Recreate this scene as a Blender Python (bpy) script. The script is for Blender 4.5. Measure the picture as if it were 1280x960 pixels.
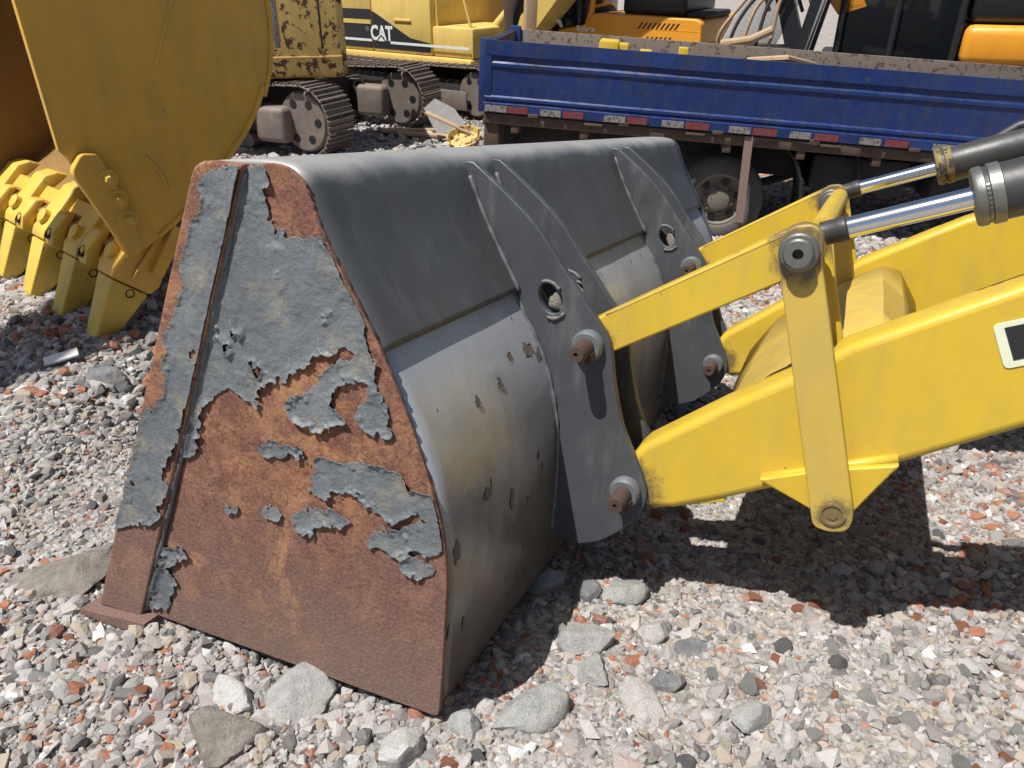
import bpy, bmesh, math, random
import numpy as np
from mathutils import Vector, Matrix, Quaternion
for o in list(bpy.data.objects): bpy.data.objects.remove(o)
S = bpy.context.scene
COL = S.collection
rad = math.radians
random.seed(7); RNG = np.random.default_rng(7)

# ------------------------------------------------------------------ camera, sky, sun, exposure
CAM_H = 2.10
cd = bpy.data.cameras.new('camera'); cam = bpy.data.objects.new('camera', cd); COL.objects.link(cam)
cd.sensor_width = 36; cd.lens = 27.0; cd.clip_start = .05; cd.clip_end = 2000
cam.location = (0, 0, CAM_H); cam.rotation_euler = (rad(90 - 28.9), 0, 0)
S.camera = cam
SUN_D = Vector((.0694, .0416, -.1802)).normalized()          # the way the light travels
sl = bpy.data.lights.new('sun', 'SUN'); so = bpy.data.objects.new('sun', sl); COL.objects.link(so)
sl.energy = 5.0; sl.angle = rad(.53); sl.color = (1, .97, .925)
so.rotation_euler = SUN_D.to_track_quat('-Z', 'Y').to_euler(); so.location = (-6, -4, 14)
W = bpy.data.worlds.new('World'); S.world = W; W.use_nodes = True
wn = W.node_tree; bg = wn.nodes['Background']; sk = wn.nodes.new('ShaderNodeTexSky')
sk.sky_type = 'NISHITA'; sk.sun_disc = False
sk.sun_elevation = math.asin(-SUN_D.z); sk.sun_rotation = math.atan2(-SUN_D.x, -SUN_D.y)
sk.dust_density = 1.5
wn.links.new(sk.outputs[0], bg.inputs[0]); bg.inputs[1].default_value = .062
S.view_settings.view_transform = 'Standard'; S.view_settings.look = 'None'
S.view_settings.gamma = 1; S.view_settings.use_curve_mapping = False
S.view_settings.exposure = .40
S.render.engine = 'CYCLES'
S.render.resolution_x = 1024; S.render.resolution_y = 768

# ------------------------------------------------------------------ object helpers
def tag(o, label=None, cat=None, group=None, kind=None):
    if label: o['label'] = label
    if cat: o['category'] = cat
    if group: o['group'] = group
    if kind: o['kind'] = kind
    return o
def link(name, me, mat, parent=None):
    o = bpy.data.objects.new(name, me); COL.objects.link(o)
    if mat and not me.materials: me.materials.append(mat)
    if parent: o.parent = parent
    return o
def empty(name, M=None):
    o = bpy.data.objects.new(name, None); COL.objects.link(o); o.empty_display_size = .2
    if M is not None: o.matrix_world = M
    return o
def frame(loc, x, up=(0, 0, 1)):
    x = Vector(x).normalized(); z = Vector(up); z = (z - x * z.dot(x)).normalized(); y = z.cross(x)
    M = Matrix((x, y, z)).transposed().to_4x4(); M.translation = Vector(loc); return M
def shade(me, deg=35):
    for p in me.polygons: p.use_smooth = True
    try: me.set_sharp_from_angle(angle=rad(deg))
    except Exception: pass
    return me
class MB:
    def __init__(s): s.bm = bmesh.new()
    def box(s, x0, x1, y0, y1, z0, z1, bev=0, M=None, seg=2):
        r = bmesh.ops.create_cube(s.bm, size=1)
        vs = r['verts']
        T = Matrix.Translation(((x0+x1)/2, (y0+y1)/2, (z0+z1)/2)) @ Matrix.Diagonal((x1-x0, y1-y0, z1-z0, 1))
        bmesh.ops.transform(s.bm, matrix=T, verts=vs)
        if bev:
            es = list({e for v in vs for e in v.link_edges})
            q = bmesh.ops.bevel(s.bm, geom=es, offset=bev, segments=seg, affect='EDGES', profile=.5)
            vs = list({v for f in q['faces'] for v in f.verts} | {v for v in vs if v.is_valid})
        if M is not None: bmesh.ops.transform(s.bm, matrix=M, verts=vs)
        return s
    def tube(s, pts, r, seg=16, caps=True):
        pts = [Vector(p) for p in pts]; rings = []
        rs = r if isinstance(r, (list, tuple)) else [r]*len(pts)
        ref = None
        for i, p in enumerate(pts):
            d = (pts[min(i+1, len(pts)-1)] - pts[max(i-1, 0)])
            d = d.normalized() if d.length > 1e-6 else rd
            rd = d
            if ref is None: ref = d.orthogonal().normalized()
            a = (ref - d*ref.dot(d)).normalized(); ref = a; b = d.cross(a)
            rings.append([s.bm.verts.new(p + (a*math.cos(2*math.pi*k/seg) + b*math.sin(2*math.pi*k/seg))*rs[i]) for k in range(seg)])
        for A, B in zip(rings, rings[1:]):
            for k in range(seg): s.bm.faces.new((A[k], A[(k+1) % seg], B[(k+1) % seg], B[k]))
        if caps: s.bm.faces.new(list(reversed(rings[0]))); s.bm.faces.new(rings[-1])
        return s
    def lathe(s, c, ax, prof, seg=32, cap0=True):            # prof: (distance along axis, radius); steps keep one axis point per profile point
        c = Vector(c); ax = Vector(ax).normalized(); a = ax.orthogonal().normalized(); b = ax.cross(a); rings = []
        for t, r in prof:
            rings.append([s.bm.verts.new(c + ax*t + (a*math.cos(2*math.pi*k/seg) + b*math.sin(2*math.pi*k/seg))*max(r, 1e-4)) for k in range(seg)])
        for A, B in zip(rings, rings[1:]):
            for k in range(seg): s.bm.faces.new((A[k], A[(k+1) % seg], B[(k+1) % seg], B[k]))
        if cap0: s.bm.faces.new(list(reversed(rings[0])))
        if cap0 or prof[-1][1] < .001: s.bm.faces.new(rings[-1])
        return s
    def hull(s, pts):
        vs = [s.bm.verts.new(p) for p in pts]
        r = bmesh.ops.convex_hull(s.bm, input=vs)
        bmesh.ops.delete(s.bm, geom=[v for v in r['geom_interior'] if isinstance(v, bmesh.types.BMVert)], context='VERTS')
        return s
    def sweep(s, prof, y0, y1, n=1, thick=None):   # open profile of (x, z) carried along y
        rows = [[s.bm.verts.new((x, y0+(y1-y0)*j/n, z)) for x, z in prof] for j in range(n+1)]
        for A, B in zip(rows, rows[1:]):
            for k in range(len(prof)-1): s.bm.faces.new((A[k], A[k+1], B[k+1], B[k]))
        return s
    def build(s, name, mat, parent=None, smooth=35, solid=0):
        bmesh.ops.recalc_face_normals(s.bm, faces=s.bm.faces[:])
        me = bpy.data.meshes.new(name); s.bm.to_mesh(me); s.bm.free()
        if smooth: shade(me, smooth)
        o = link(name, me, mat, parent)
        if solid:
            m = o.modifiers.new('solid', 'SOLIDIFY'); m.thickness = abs(solid); m.offset = -1 if solid > 0 else 1
        return o
def plate(name, loops, y0, y1, mat, parent, bev=.003, res=2, mirror=None):
    """flat plate with outline loops in the (x, z) plane, thick from y0 to y1, edges rounded"""
    cu = bpy.data.curves.new('t', 'CURVE'); cu.dimensions = '2D'; cu.fill_mode = 'BOTH'
    for lp in loops:
        sp = cu.splines.new('POLY'); sp.points.add(len(lp)-1); sp.use_cyclic_u = True
        for q, (a, b) in zip(sp.points, lp): q.co = (a, b, 0, 1)
    bev = min(bev, abs(y1-y0)*.45)
    cu.extrude = abs(y1-y0)/2 - bev; cu.bevel_depth = bev; cu.bevel_resolution = res; cu.offset = -bev
    t = bpy.data.objects.new('t', cu); me = bpy.data.meshes.new_from_object(t)
    bpy.data.objects.remove(t); bpy.data.curves.remove(cu)
    me.transform(Matrix.Translation((0, (y0+y1)/2, 0)) @ Matrix.Rotation(rad(90), 4, 'X'))
    me.name = name; me.materials.clear(); shade(me, 30)
    return link(name, me, mat, parent)
def lettering(name, txt, size, M, mat, parent, depth=.002, bold=0, sx=1):
    cu = bpy.data.curves.new('t', 'FONT'); cu.body = txt; cu.size = size; cu.extrude = depth; cu.offset = bold
    cu.align_x = 'CENTER'; cu.align_y = 'CENTER'
    t = bpy.data.objects.new('t', cu); me = bpy.data.meshes.new_from_object(t)
    bpy.data.objects.remove(t); bpy.data.curves.remove(cu)
    me.transform(M @ Matrix.Rotation(rad(90), 4, 'X') @ Matrix.Diagonal((sx, 1, 1, 1))); me.name = name; me.materials.clear()
    return link(name, me, mat, parent)
def rounded(pts, r, n=5):
    """round the corners of a closed outline; r may be one radius or one per corner"""
    out = []; N = len(pts)
    for i in range(N):
        ri = r[i] if isinstance(r, (list, tuple)) else r
        p = Vector(pts[i]); a = Vector(pts[i-1]) - p; b = Vector(pts[(i+1) % N]) - p
        if ri <= 0: out.append((p.x, p.y)); continue
        d = min(ri, a.length*.45, b.length*.45); A = p + a.normalized()*d; B = p + b.normalized()*d
        for k in range(n+1):
            t = k/n; q = A*(1-t)**2 + p*2*t*(1-t) + B*t*t; out.append((q.x, q.y))
    return out
def circle(cx, cz, rx, rz=None, n=28, rot=0):
    rz = rz or rx
    return [(cx + rx*math.cos(t)*math.cos(rot) - rz*math.sin(t)*math.sin(rot), cz + rx*math.cos(t)*math.sin(rot) + rz*math.sin(t)*math.cos(rot)) for t in [2*math.pi*k/n for k in range(n)]]
def catmull(pts, n=6, closed=False):
    P = [Vector(p) for p in pts]; out = []; N = len(P)
    for i in range(N if closed else N-1):
        p0 = P[i-1] if (closed or i > 0) else P[i]; p1 = P[i]; p2 = P[(i+1) % N]
        p3 = P[(i+2) % N] if (closed or i+2 < N) else p2
        for k in range(n):
            t = k/n
            out.append(tuple(.5*((2*p1) + (p2-p0)*t + (2*p0-5*p1+4*p2-p3)*t*t + (3*p1-p0-3*p2+p3)*t**3)))
    if not closed: out.append(tuple(P[-1]))
    return out
def copy_tree(o, parent=None, dm=None):
    c = o.copy(); COL.objects.link(c); c.parent = parent
    for ch in list(o.children): copy_tree(ch, c)
    return c

# ------------------------------------------------------------------ materials
class NT:
    def __init__(s, name):
        s.m = bpy.data.materials.new(name); s.m.use_nodes = True; s.t = s.m.node_tree; s.b = s.t.nodes['Principled BSDF']
        s.co = s.t.nodes.new('ShaderNodeTexCoord').outputs['Object']
    def n(s, typ, **k):
        nd = s.t.nodes.new(typ)
        for a, v in k.items(): setattr(nd, a, v)
        return nd
    def put(s, sock, v):
        if isinstance(v, bpy.types.NodeSocket): s.t.links.new(v, sock)
        elif v is not None:
            if isinstance(v, tuple) and len(v) == 3 and sock.type == 'RGBA': v = v + (1,)
            sock.default_value = v
    def mapc(s, scale=(1, 1, 1), loc=(0, 0, 0), rot=(0, 0, 0), co=None):
        nd = s.n('ShaderNodeMapping'); s.put(nd.inputs[0], co or s.co)
        nd.inputs['Scale'].default_value = scale; nd.inputs['Location'].default_value = loc; nd.inputs['Rotation'].default_value = rot
        return nd.outputs[0]
    def noise(s, scale, detail=6, rough=.6, dist=0, co=None, out='Fac'):
        nd = s.n('ShaderNodeTexNoise'); s.put(nd.inputs['Vector'], co or s.co)
        nd.inputs['Scale'].default_value = scale; nd.inputs['Detail'].default_value = detail; nd.inputs['Roughness'].default_value = rough; nd.inputs['Distortion'].default_value = dist
        return nd.outputs[out]
    def vor(s, scale, co=None, feat='F1', out='Distance'):
        nd = s.n('ShaderNodeTexVoronoi', feature=feat); s.put(nd.inputs['Vector'], co or s.co); nd.inputs['Scale'].default_value = scale
        return nd.outputs[out]
    def ramp(s, fac, stops, interp='LINEAR'):
        nd = s.n('ShaderNodeValToRGB'); s.put(nd.inputs[0], fac); cr = nd.color_ramp; cr.interpolation = interp
        while len(cr.elements) < len(stops): cr.elements.new(.5)
        for e, (p, c) in zip(cr.elements, stops):
            e.position = p; e.color = (c, c, c, 1) if not isinstance(c, tuple) else c + (1,)
        return nd.outputs[0]
    def mix(s, fac, a, b, mode='MIX'):
        nd = s.n('ShaderNodeMix', data_type='RGBA', blend_type=mode); s.put(nd.inputs[0], fac); s.put(nd.inputs[6], a); s.put(nd.inputs[7], b)
        return nd.outputs[2]
    def math(s, op, a, b=None):
        nd = s.n('ShaderNodeMath', operation=op); s.put(nd.inputs[0], a)
        if b is not None: s.put(nd.inputs[1], b)
        return nd.outputs[0]
    def bump(s, h, strength=.3, dist=.01):
        nd = s.n('ShaderNodeBump'); s.put(nd.inputs['Height'], h); nd.inputs['Strength'].default_value = strength; nd.inputs['Distance'].default_value = dist
        s.t.links.new(nd.outputs[0], s.b.inputs['Normal']); return nd
    def out(s, col=None, rough=None, metal=None, spec=None, coat=None):
        for k, v in (('Base Color', col), ('Roughness', rough), ('Metallic', metal), ('Specular IOR Level', spec), ('Coat Weight', coat)):
            if v is not None: s.put(s.b.inputs[k], v)
        return s.m
def paint(name, col, rough=.4, wear=None, wear_amt=.62, dirt=(.16, .12, .08), dirt_amt=.25, scale=1, coat=0, var=.12, sharp=.02, grease=False):
    """weathered paint: faded patches, chips down to rust or primer, dust"""
    t = NT(name); c = tuple(col)
    base = t.mix(t.noise(3*scale, 4), tuple(x*(1-var) for x in c), tuple(min(1, x*(1+var)) for x in c))
    st = t.noise(2.2*scale, 5, .65, co=t.mapc((3, 3, .7)))
    base = t.mix(t.math('MULTIPLY', t.ramp(st, [(.45, 0.), (.8, 1.)]), dirt_amt), base, dirt)
    # fine dust specks and hairline scuffs
    base = t.mix(t.ramp(t.noise(55*scale, 5, .75), [(.60, 0.), (.72, .28)]), base, tuple(x*.62 for x in c))
    base = t.mix(t.ramp(t.noise(6*scale, 3, .6, co=t.mapc((1.2, 1, 16), rot=(0, .5, 0))), [(.69, 0.), (.71, .45), (.74, 0.)]), base, tuple(min(1, x*1.25+.05) for x in c))
    if grease:    # old grease round the joints
        g = None
        for px, pz, rr in ((.563, .931, .085), (.697, .357, .05), (.21, .292, .10), (.098, .665, .07)):
            vd = t.n('ShaderNodeVectorMath', operation='DISTANCE'); t.put(vd.inputs[0], t.mapc((1, 0, 1))); vd.inputs[1].default_value = (px, 0, pz)
            q = t.math('ADD', t.math('DIVIDE', vd.outputs['Value'], rr), t.math('MULTIPLY', t.math('SUBTRACT', t.noise(26, 6, .75), .5), 1.5))
            k = t.ramp(q, [(.55, .85), (.95, 0.)]); g = k if g is None else t.math('MAXIMUM', g, k)
        base = t.mix(g, base, (.10, .075, .045))
    r = t.ramp(t.noise(9*scale, 5), [(.3, max(.05, rough-.1)), (.7, min(1, rough+.15))])
    h = t.noise(60*scale, 3)
    if wear:
        w = t.noise(7*scale, 9, .72, .3)
        k = t.ramp(w, [(wear_amt, 0.), (wear_amt+sharp, 1.)])
        rc = t.mix(t.noise(40*scale, 4), wear, tuple(x*.45 for x in wear))
        base = t.mix(k, base, rc); r = t.mix(k, r, (.85, .85, .85))
        h = t.math('SUBTRACT', t.math('MULTIPLY', h, .25), k)
        t.bump(h, .35, .002)
    else: t.bump(h, .06, .002)
    return t.out(base, r, coat=coat)

def m_rust():
    t = NT('rusted_steel')
    big = t.noise(3.2, 8, .62, .4); mid = t.noise(14, 8, .7, .6); fin = t.noise(120, 4, .7)
    c = t.ramp(big, [(.28, (.085, .040, .032)), (.42, (.165, .072, .048)), (.53, (.22, .098, .058)), (.63, (.33, .155, .075)), (.75, (.22, .105, .065))])
    c = t.mix(t.ramp(mid, [(.43, 0.), (.56, .85)]), c, (.105, .038, .030))
    c = t.mix(t.ramp(t.noise(4.2, 9, .74, 1.2, co=t.mapc((1, 1, 1), (4, 1, 7))), [(.55, 0.), (.66, .85)]), c, (.46, .225, .095))
    c = t.mix(t.ramp(t.noise(34, 8, .8, 1.5), [(.51, 0.), (.58, .8)]), c, (.078, .032, .027))
    sp0 = t.n('ShaderNodeSeparateXYZ'); t.put(sp0.inputs[0], t.co)
    zb = t.math('ADD', sp0.outputs[2], t.math('MULTIPLY', t.math('SUBTRACT', t.noise(5, 6, .7), .5), .3))
    bl = t.math('MULTIPLY', t.ramp(zb, [(.40, 0.), (.56, 1.), (.98, .9), (1.06, .25)]), t.ramp(t.noise(7.5, 9, .78, 1.6, co=t.mapc((1, 1, 1), (1, 5, 2))), [(.46, 0.), (.60, .8)]))
    c = t.mix(bl, c, t.mix(t.noise(26, 6, .8, 2.), (.22, .095, .05), (.46, .235, .11)))
    # rusts to a duller, greyer brown towards the ground where mud has sat on it
    sep = t.n('ShaderNodeSeparateXYZ'); t.put(sep.inputs[0], t.co)
    low = t.ramp(t.math('ADD', sep.outputs[2], t.math('MULTIPLY', t.noise(4, 5), .35)), [(.20, .8), (.66, 0.)])
    c = t.mix(low, c, (.150, .102, .085))
    c = t.mix(t.ramp(fin, [(.42, 0.), (.72, .4)]), c, (.36, .22, .15))
    c = t.mix(t.ramp(t.noise(30, 5, .7), [(.66, 0.), (.74, .5)]), c, (.42, .36, .30))
    h = t.math('ADD', t.math('MULTIPLY', mid, .5), t.math('MULTIPLY', fin, .5)); t.bump(h, .8, .007)
    return t.out(c, .82, spec=.3)
def m_flake():
    t = NT('flaking_grey_paint')
    c = t.mix(t.ramp(t.noise(6, 7, .65), [(.3, 0.), (.7, 1.)]), (.098, .110, .122), (.165, .178, .185))
    for k_, rt_ in enumerate((.75, -1.05, 1.9)):
        sc = t.noise(7, 3, .6, co=t.mapc((26, 1, 1.1), (k_*3, 0, k_), rot=(0, rt_, 0)))
        c = t.mix(t.ramp(sc, [(.655, 0.), (.67, .38), (.70, .05)]), c, (.30, .305, .295))
    c = t.mix(t.ramp(t.noise(3, 6, .7, co=t.mapc((1, 1, 1), (8, 3, 1))), [(.5, 0.), (.68, .6)]), c, (.075, .085, .095))
    c = t.mix(t.ramp(t.noise(11, 7, .7, co=t.mapc((1, 1, 1), (3, 3, 3))), [(.53, 0.), (.68, .65)]), c, (.26, .23, .165))
    c = t.mix(t.ramp(t.noise(48, 6, .7), [(.69, 0.), (.73, .9)]), c, (.16, .085, .055))
    t.bump(t.math('ADD', t.noise(16, 6, .65), t.math('MULTIPLY', t.noise(90, 4), .35)), .75, .010)
    return t.out(c, t.ramp(t.noise(20, 5), [(.3, .38), (.7, .62)]), spec=.45)
def m_greysteel(name, base=(.115, .118, .122), worn=(.20, .205, .21), streak=.5, rough=.36, rusty=.66, dust=None, mud_shade=None):
    t = NT(name)
    c = t.mix(t.ramp(t.noise(2.6, 7, .6), [(.3, 0.), (.7, 1.)]), base, worn)
    stv = t.noise(5, 6, .65, co=t.mapc((2.2, 3.2, .55)))
    c = t.mix(t.math('MULTIPLY', t.ramp(stv, [(.52, 0.), (.75, 1.)]), streak), c, (.27, .265, .24))
    c = t.mix(t.math('MULTIPLY', t.ramp(t.noise(4, 6, .65, co=t.mapc((2, 2.4, .5), (5, 2, 1))), [(.55, 0.), (.8, 1.)]), streak), c, (.10, .082, .055))
    k = t.ramp(t.noise(16, 9, .75), [(rusty, 0.), (rusty+.03, 1.)])
    c = t.mix(k, c, (.13, .075, .045))
    sc = t.noise(9, 4, .8, co=t.mapc((14, 1.2, 3), rot=(0, .9, .3)))
    c = t.mix(t.ramp(sc, [(.70, 0.), (.74, .5)]), c, (.33, .33, .32))
    if mud_shade:       # shade below the bulge painted in as dark brown, with rusty mud stains
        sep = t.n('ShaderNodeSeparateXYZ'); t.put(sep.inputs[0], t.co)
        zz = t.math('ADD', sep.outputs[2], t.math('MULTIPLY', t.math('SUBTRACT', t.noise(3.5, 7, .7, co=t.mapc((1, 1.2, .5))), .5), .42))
        c = t.mix(t.ramp(zz, [(mud_shade-.14, .92), (mud_shade+.10, 0.)]), c, t.mix(t.noise(22, 6, .7), (.075, .055, .042), (.13, .10, .075)))
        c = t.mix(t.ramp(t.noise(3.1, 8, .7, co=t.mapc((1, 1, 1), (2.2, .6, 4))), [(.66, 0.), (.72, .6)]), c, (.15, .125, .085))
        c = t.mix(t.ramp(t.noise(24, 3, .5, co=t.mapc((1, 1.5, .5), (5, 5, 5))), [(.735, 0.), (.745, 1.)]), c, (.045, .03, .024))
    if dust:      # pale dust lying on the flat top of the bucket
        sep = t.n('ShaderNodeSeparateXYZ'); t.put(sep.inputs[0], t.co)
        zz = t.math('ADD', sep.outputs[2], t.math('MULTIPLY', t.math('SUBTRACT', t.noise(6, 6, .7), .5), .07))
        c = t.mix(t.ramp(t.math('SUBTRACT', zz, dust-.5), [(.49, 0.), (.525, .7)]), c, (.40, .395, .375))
    t.bump(t.math('ADD', t.noise(7, 4), t.math('MULTIPLY', t.noise(70, 4), .12)), .22, .008)
    return t.out(c, t.ramp(t.noise(6, 6, .65), [(.3, rough-.08), (.72, rough+.2)]), .25, .5)
def plain(name, col, rough=.6, metal=0, var=.2, scale=12, spec=.5):
    t = NT(name); c = tuple(col)
    b = t.mix(t.noise(scale, 5, .65), tuple(x*(1-var) for x in c), tuple(min(1, x*(1+var)) for x in c))
    t.bump(t.noise(scale*4, 4), .12, .004)
    return t.out(b, rough, metal, spec)
def m_ground():
    t = NT('dusty_rubble_ground')
    c = t.ramp(t.noise(1.1, 8, .65), [(.3, (.20, .175, .15)), (.55, (.29, .262, .235)), (.75, (.36, .335, .305))])
    v = t.vor(46, out='Color'); hs = t.n('ShaderNodeSeparateColor'); t.put(hs.inputs[0], v)
    c = t.mix(.55, c, t.ramp(hs.outputs[0], [(0, (.12, .115, .11)), (.35, (.27, .255, .24)), (.6, (.43, .41, .385)), (.86, (.52, .50, .475)), (.93, (.40, .16, .085)), (1, (.46, .20, .11))]))
    t.bump(t.math('ADD', t.vor(46), t.math('MULTIPLY', t.noise(160, 3), .3)), .7, .02)
    return t.out(c, .95, spec=.2)
STONES = [(0, (.13, .125, .122)), (.09, (.235, .222, .215)), (.20, (.35, .33, .315)), (.38, (.45, .43, .41)), (.53, (.54, .52, .495)), (.64, (.46, .40, .365)), (.71, (.47, .40, .29)), (.76, (.36, .30, .265)), (.80, (.64, .625, .60)), (.845, (.385, .165, .095)), (.91, (.47, .185, .09)), (.95, (.29, .12, .085)), (.97, (.70, .69, .67)), (1, (.78, .77, .75))]
def m_gravel():
    t = NT('rubble_stone')
    a = t.n('ShaderNodeAttribute'); a.attribute_type = 'INSTANCER'; a.attribute_name = 'tint'
    c = t.ramp(a.outputs['Fac'], STONES)
    c = t.mix(t.ramp(t.noise(1.6, 6, .7), [(.35, 0.), (.75, .55)]), c, t.mix(.5, c, (.44, .41, .375)))
    c = t.mix(t.ramp(t.noise(7, 5, .7), [(.45, 0.), (.8, .5)]), c, t.mix(1, c, (.6, .58, .56), 'MULTIPLY'))
    t.bump(t.math('ADD', t.noise(3.5, 6, .7), t.math('MULTIPLY', t.noise(16, 3), .25)), .5, .12)
    return t.out(c, .93, spec=.22)
def m_rock(name, c0, c1, c2):
    t = NT(name)
    c = t.ramp(t.noise(34, 9, .75), [(.3, c0), (.5, c1), (.72, c2)])
    c = t.mix(t.ramp(t.noise(240, 4, .7), [(.52, 0.), (.66, .65)]), c, tuple(x*.42 for x in c1))
    c = t.mix(t.ramp(t.noise(9, 5, .7), [(.5, 0.), (.7, .5)]), c, (.36, .325, .28))
    t.bump(t.math('ADD', t.noise(60, 8, .75), t.math('MULTIPLY', t.noise(260, 3), .4)), 1., .008)
    return t.out(c, .92, spec=.25)

M = {}
M['rust'] = m_rust(); M['flake'] = m_flake()
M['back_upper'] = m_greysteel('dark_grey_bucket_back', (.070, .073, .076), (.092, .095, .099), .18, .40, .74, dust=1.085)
M['back_lower'] = m_greysteel('scuffed_grey_bucket_wrapper', (.34, .355, .38), (.44, .455, .48), .25, .26, .69, mud_shade=.45)
M['bracket'] = m_greysteel('grey_bracket_paint', (.056, .060, .070), (.086, .090, .100), .45, .40, .70)
M['chip'] = plain('chipped_rusty_spot', (.12, .095, .07), .85, 0, .5, 60)
M['weld'] = plain('weld_bead', (.125, .127, .13), .6, .3, .5, 80)
M['yellow'] = paint('loader_yellow', (.565, .385, .030), .36, (.16, .085, .05), .68, (.34, .24, .10), .4, var=.09, scale=2.2, grease=True, sharp=.012)
M['yellow_pale'] = paint('faded_yellow', (.51, .355, .065), .48, (.17, .085, .045), .70, (.33, .24, .12), .5, var=.10, scale=2.2, grease=True)
M['yellow_clean'] = paint('loader_yellow_tube', (.565, .385, .030), .36, (.16, .085, .05), .72, (.34, .24, .10), .45, var=.09, scale=2.2)
M['digger_inside_shaded'] = paint('shade_darkened_lining', (.24, .125, .03), .6, (.14, .08, .035), .66, (.12, .08, .04), .6, scale=2)  # yellow darkened to brown so the colour carries the shade inside the bucket
M['digger_yellow'] = paint('digger_bucket_yellow', (.68, .39, .05), .42, (.32, .20, .08), .68, (.34, .22, .09), .5, var=.14, scale=1.4)
M['tooth_yellow'] = paint('tooth_yellow', (.62, .42, .055), .48, (.30, .24, .16), .63, (.36, .26, .12), .6, var=.12, scale=2.5)
M['chrome'] = NT('chromed_rod').out((.72, .73, .75), .12, 1.0)
M['blacksteel'] = paint('black_cylinder_paint', (.030, .031, .033), .42, (.10, .085, .06), .70, (.14, .12, .09), .3)
M['steel'] = plain('bare_steel', (.20, .20, .185), .42, .7, .25, 30)
M['collar'] = plain('grey_collar', (.17, .185, .19), .45, .4, .3, 40)
M['pinrust'] = plain('rusty_pin', (.075, .045, .037), .7, .2, .35, 50)
M['dirtyring'] = paint('greasy_yellow_gland', (.20, .15, .05), .6, (.05, .045, .04), .52, scale=6)
M['hole'] = plain('greased_bore', (.012, .012, .012), .5)
M['rubber'] = plain('tyre_rubber', (.035, .034, .033), .85, 0, .3, 25)
M['dust_rubber'] = plain('dusty_tyre_rubber', (.075, .072, .07), .9, 0, .35, 9)
M['ground'] = m_ground(); M['gravel'] = m_gravel()
M['rock_grey'] = m_rock('grey_stone', (.25, .25, .24), (.36, .36, .345), (.46, .455, .44))
M['rock_dark'] = m_rock('dark_grey_stone', (.12, .12, .125), (.19, .19, .195), (.28, .28, .28))
M['rock_pale'] = m_rock('pale_stone', (.40, .39, .37), (.50, .49, .47), (.62, .61, .59))
M['rock_brown'] = m_rock('brown_stone', (.20, .14, .09), (.32, .27, .22), (.43, .40, .36))
M['earth'] = m_rock('earthy_concrete', (.15, .13, .105), (.235, .21, .18), (.32, .29, .255))
M['brick'] = m_rock('broken_brick', (.33, .125, .07), (.46, .18, .095), (.52, .25, .15))
M['mortar'] = m_rock('concrete_chunk', (.36, .34, .32), (.46, .44, .415), (.54, .52, .49))
M['white'] = plain('white_plastic', (.72, .72, .70), .5, 0, .08)
M['cream'] = plain('cream_decal', (.66, .68, .50), .5, 0, .08)
M['black'] = plain('black_paint', (.018, .019, .022), .4, 0, .2)
M['dark'] = plain('grimy_dark_steel', (.028, .025, .024), .75, .1, .4, 8)
M['track'] = plain('worn_track_steel', (.19, .155, .13), .7, .25, .45, 9)
M['old_yellow'] = paint('rusty_old_yellow', (.58, .40, .12), .5, (.13, .06, .035), .535, (.25, .15, .07), .5, scale=1.3, sharp=.015, var=.15)
M['cat_yellow'] = paint('faded_digger_yellow', (.66, .47, .13), .45, (.17, .09, .05), .71, (.32, .22, .10), .35)
M['orange'] = paint('digger_orange', (.78, .32, .025), .38, (.2, .09, .04), .74, (.4, .2, .06), .2)
M['blue'] = paint('truck_blue', (.009, .031, .135), .34, (.09, .07, .06), .64, (.050, .052, .062), .75, scale=1.8, var=.3)
M['frame_rust'] = paint('rusty_truck_frame', (.085, .055, .042), .8, (.16, .09, .06), .55, scale=2)
M['bed_inside'] = paint('rusty_bed_lining', (.17, .135, .11), .8, (.12, .07, .05), .55, scale=2)
M['rim'] = paint('dusty_wheel_rim', (.17, .15, .12), .7, (.13, .09, .06), .6, scale=5)
M['red'] = paint('red_reflective_tape', (.20, .026, .028), .5, (.14, .11, .11), .56, (.12, .10, .09), .6, scale=5)
M['tape_white'] = paint('white_reflective_tape', (.24, .23, .22), .55, (.13, .11, .10), .53, (.16, .14, .12), .7, scale=5)
M['wood'] = paint('weathered_board', (.40, .27, .16), .8, (.2, .13, .08), .62, scale=3)
M['glass'] = NT('dark_cab_glass').out((.012, .014, .016), .08)
M['strap'] = paint('faded_brown_strap', (.235, .155, .13), .75, (.14, .10, .09), .62, scale=5)
M['cloth'] = plain('white_cloth', (.7, .69, .66), .9)
M['plastic_blue'] = plain('blue_plastic', (.20, .35, .48), .5)

# ------------------------------------------------------------------ terrain
def sstep(a, b, x):
    t = np.clip((x-a)/(b-a), 0, 1); return t*t*(3-2*t)
def vnoise(x, y, seed=0):
    xi = np.floor(x).astype(np.int64); yi = np.floor(y).astype(np.int64); fx = x-xi; fy = y-yi
    fx = fx*fx*(3-2*fx); fy = fy*fy*(3-2*fy)
    def hsh(a, b):
        n = (a*374761393 + b*668265263 + seed*982451653) & 0xffffffff
        n = ((n ^ (n >> 13))*1274126177) & 0xffffffff
        return ((n ^ (n >> 16)) & 0xffff)/65535.
    return (hsh(xi, yi)*(1-fx)+hsh(xi+1, yi)*fx)*(1-fy) + (hsh(xi, yi+1)*(1-fx)+hsh(xi+1, yi+1)*fx)*fy
def fbm(x, y, o=4, seed=0):
    s = 0; a = .5; n = 0
    for k in range(o): s = s + a*vnoise(x*2**k, y*2**k, seed+k); n += a; a *= .5
    return s/n
def smax(a, b, k):
    h = np.clip(.5+.5*(a-b)/k, 0, 1); return b*(1-h)+a*h+k*h*(1-h)
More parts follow.
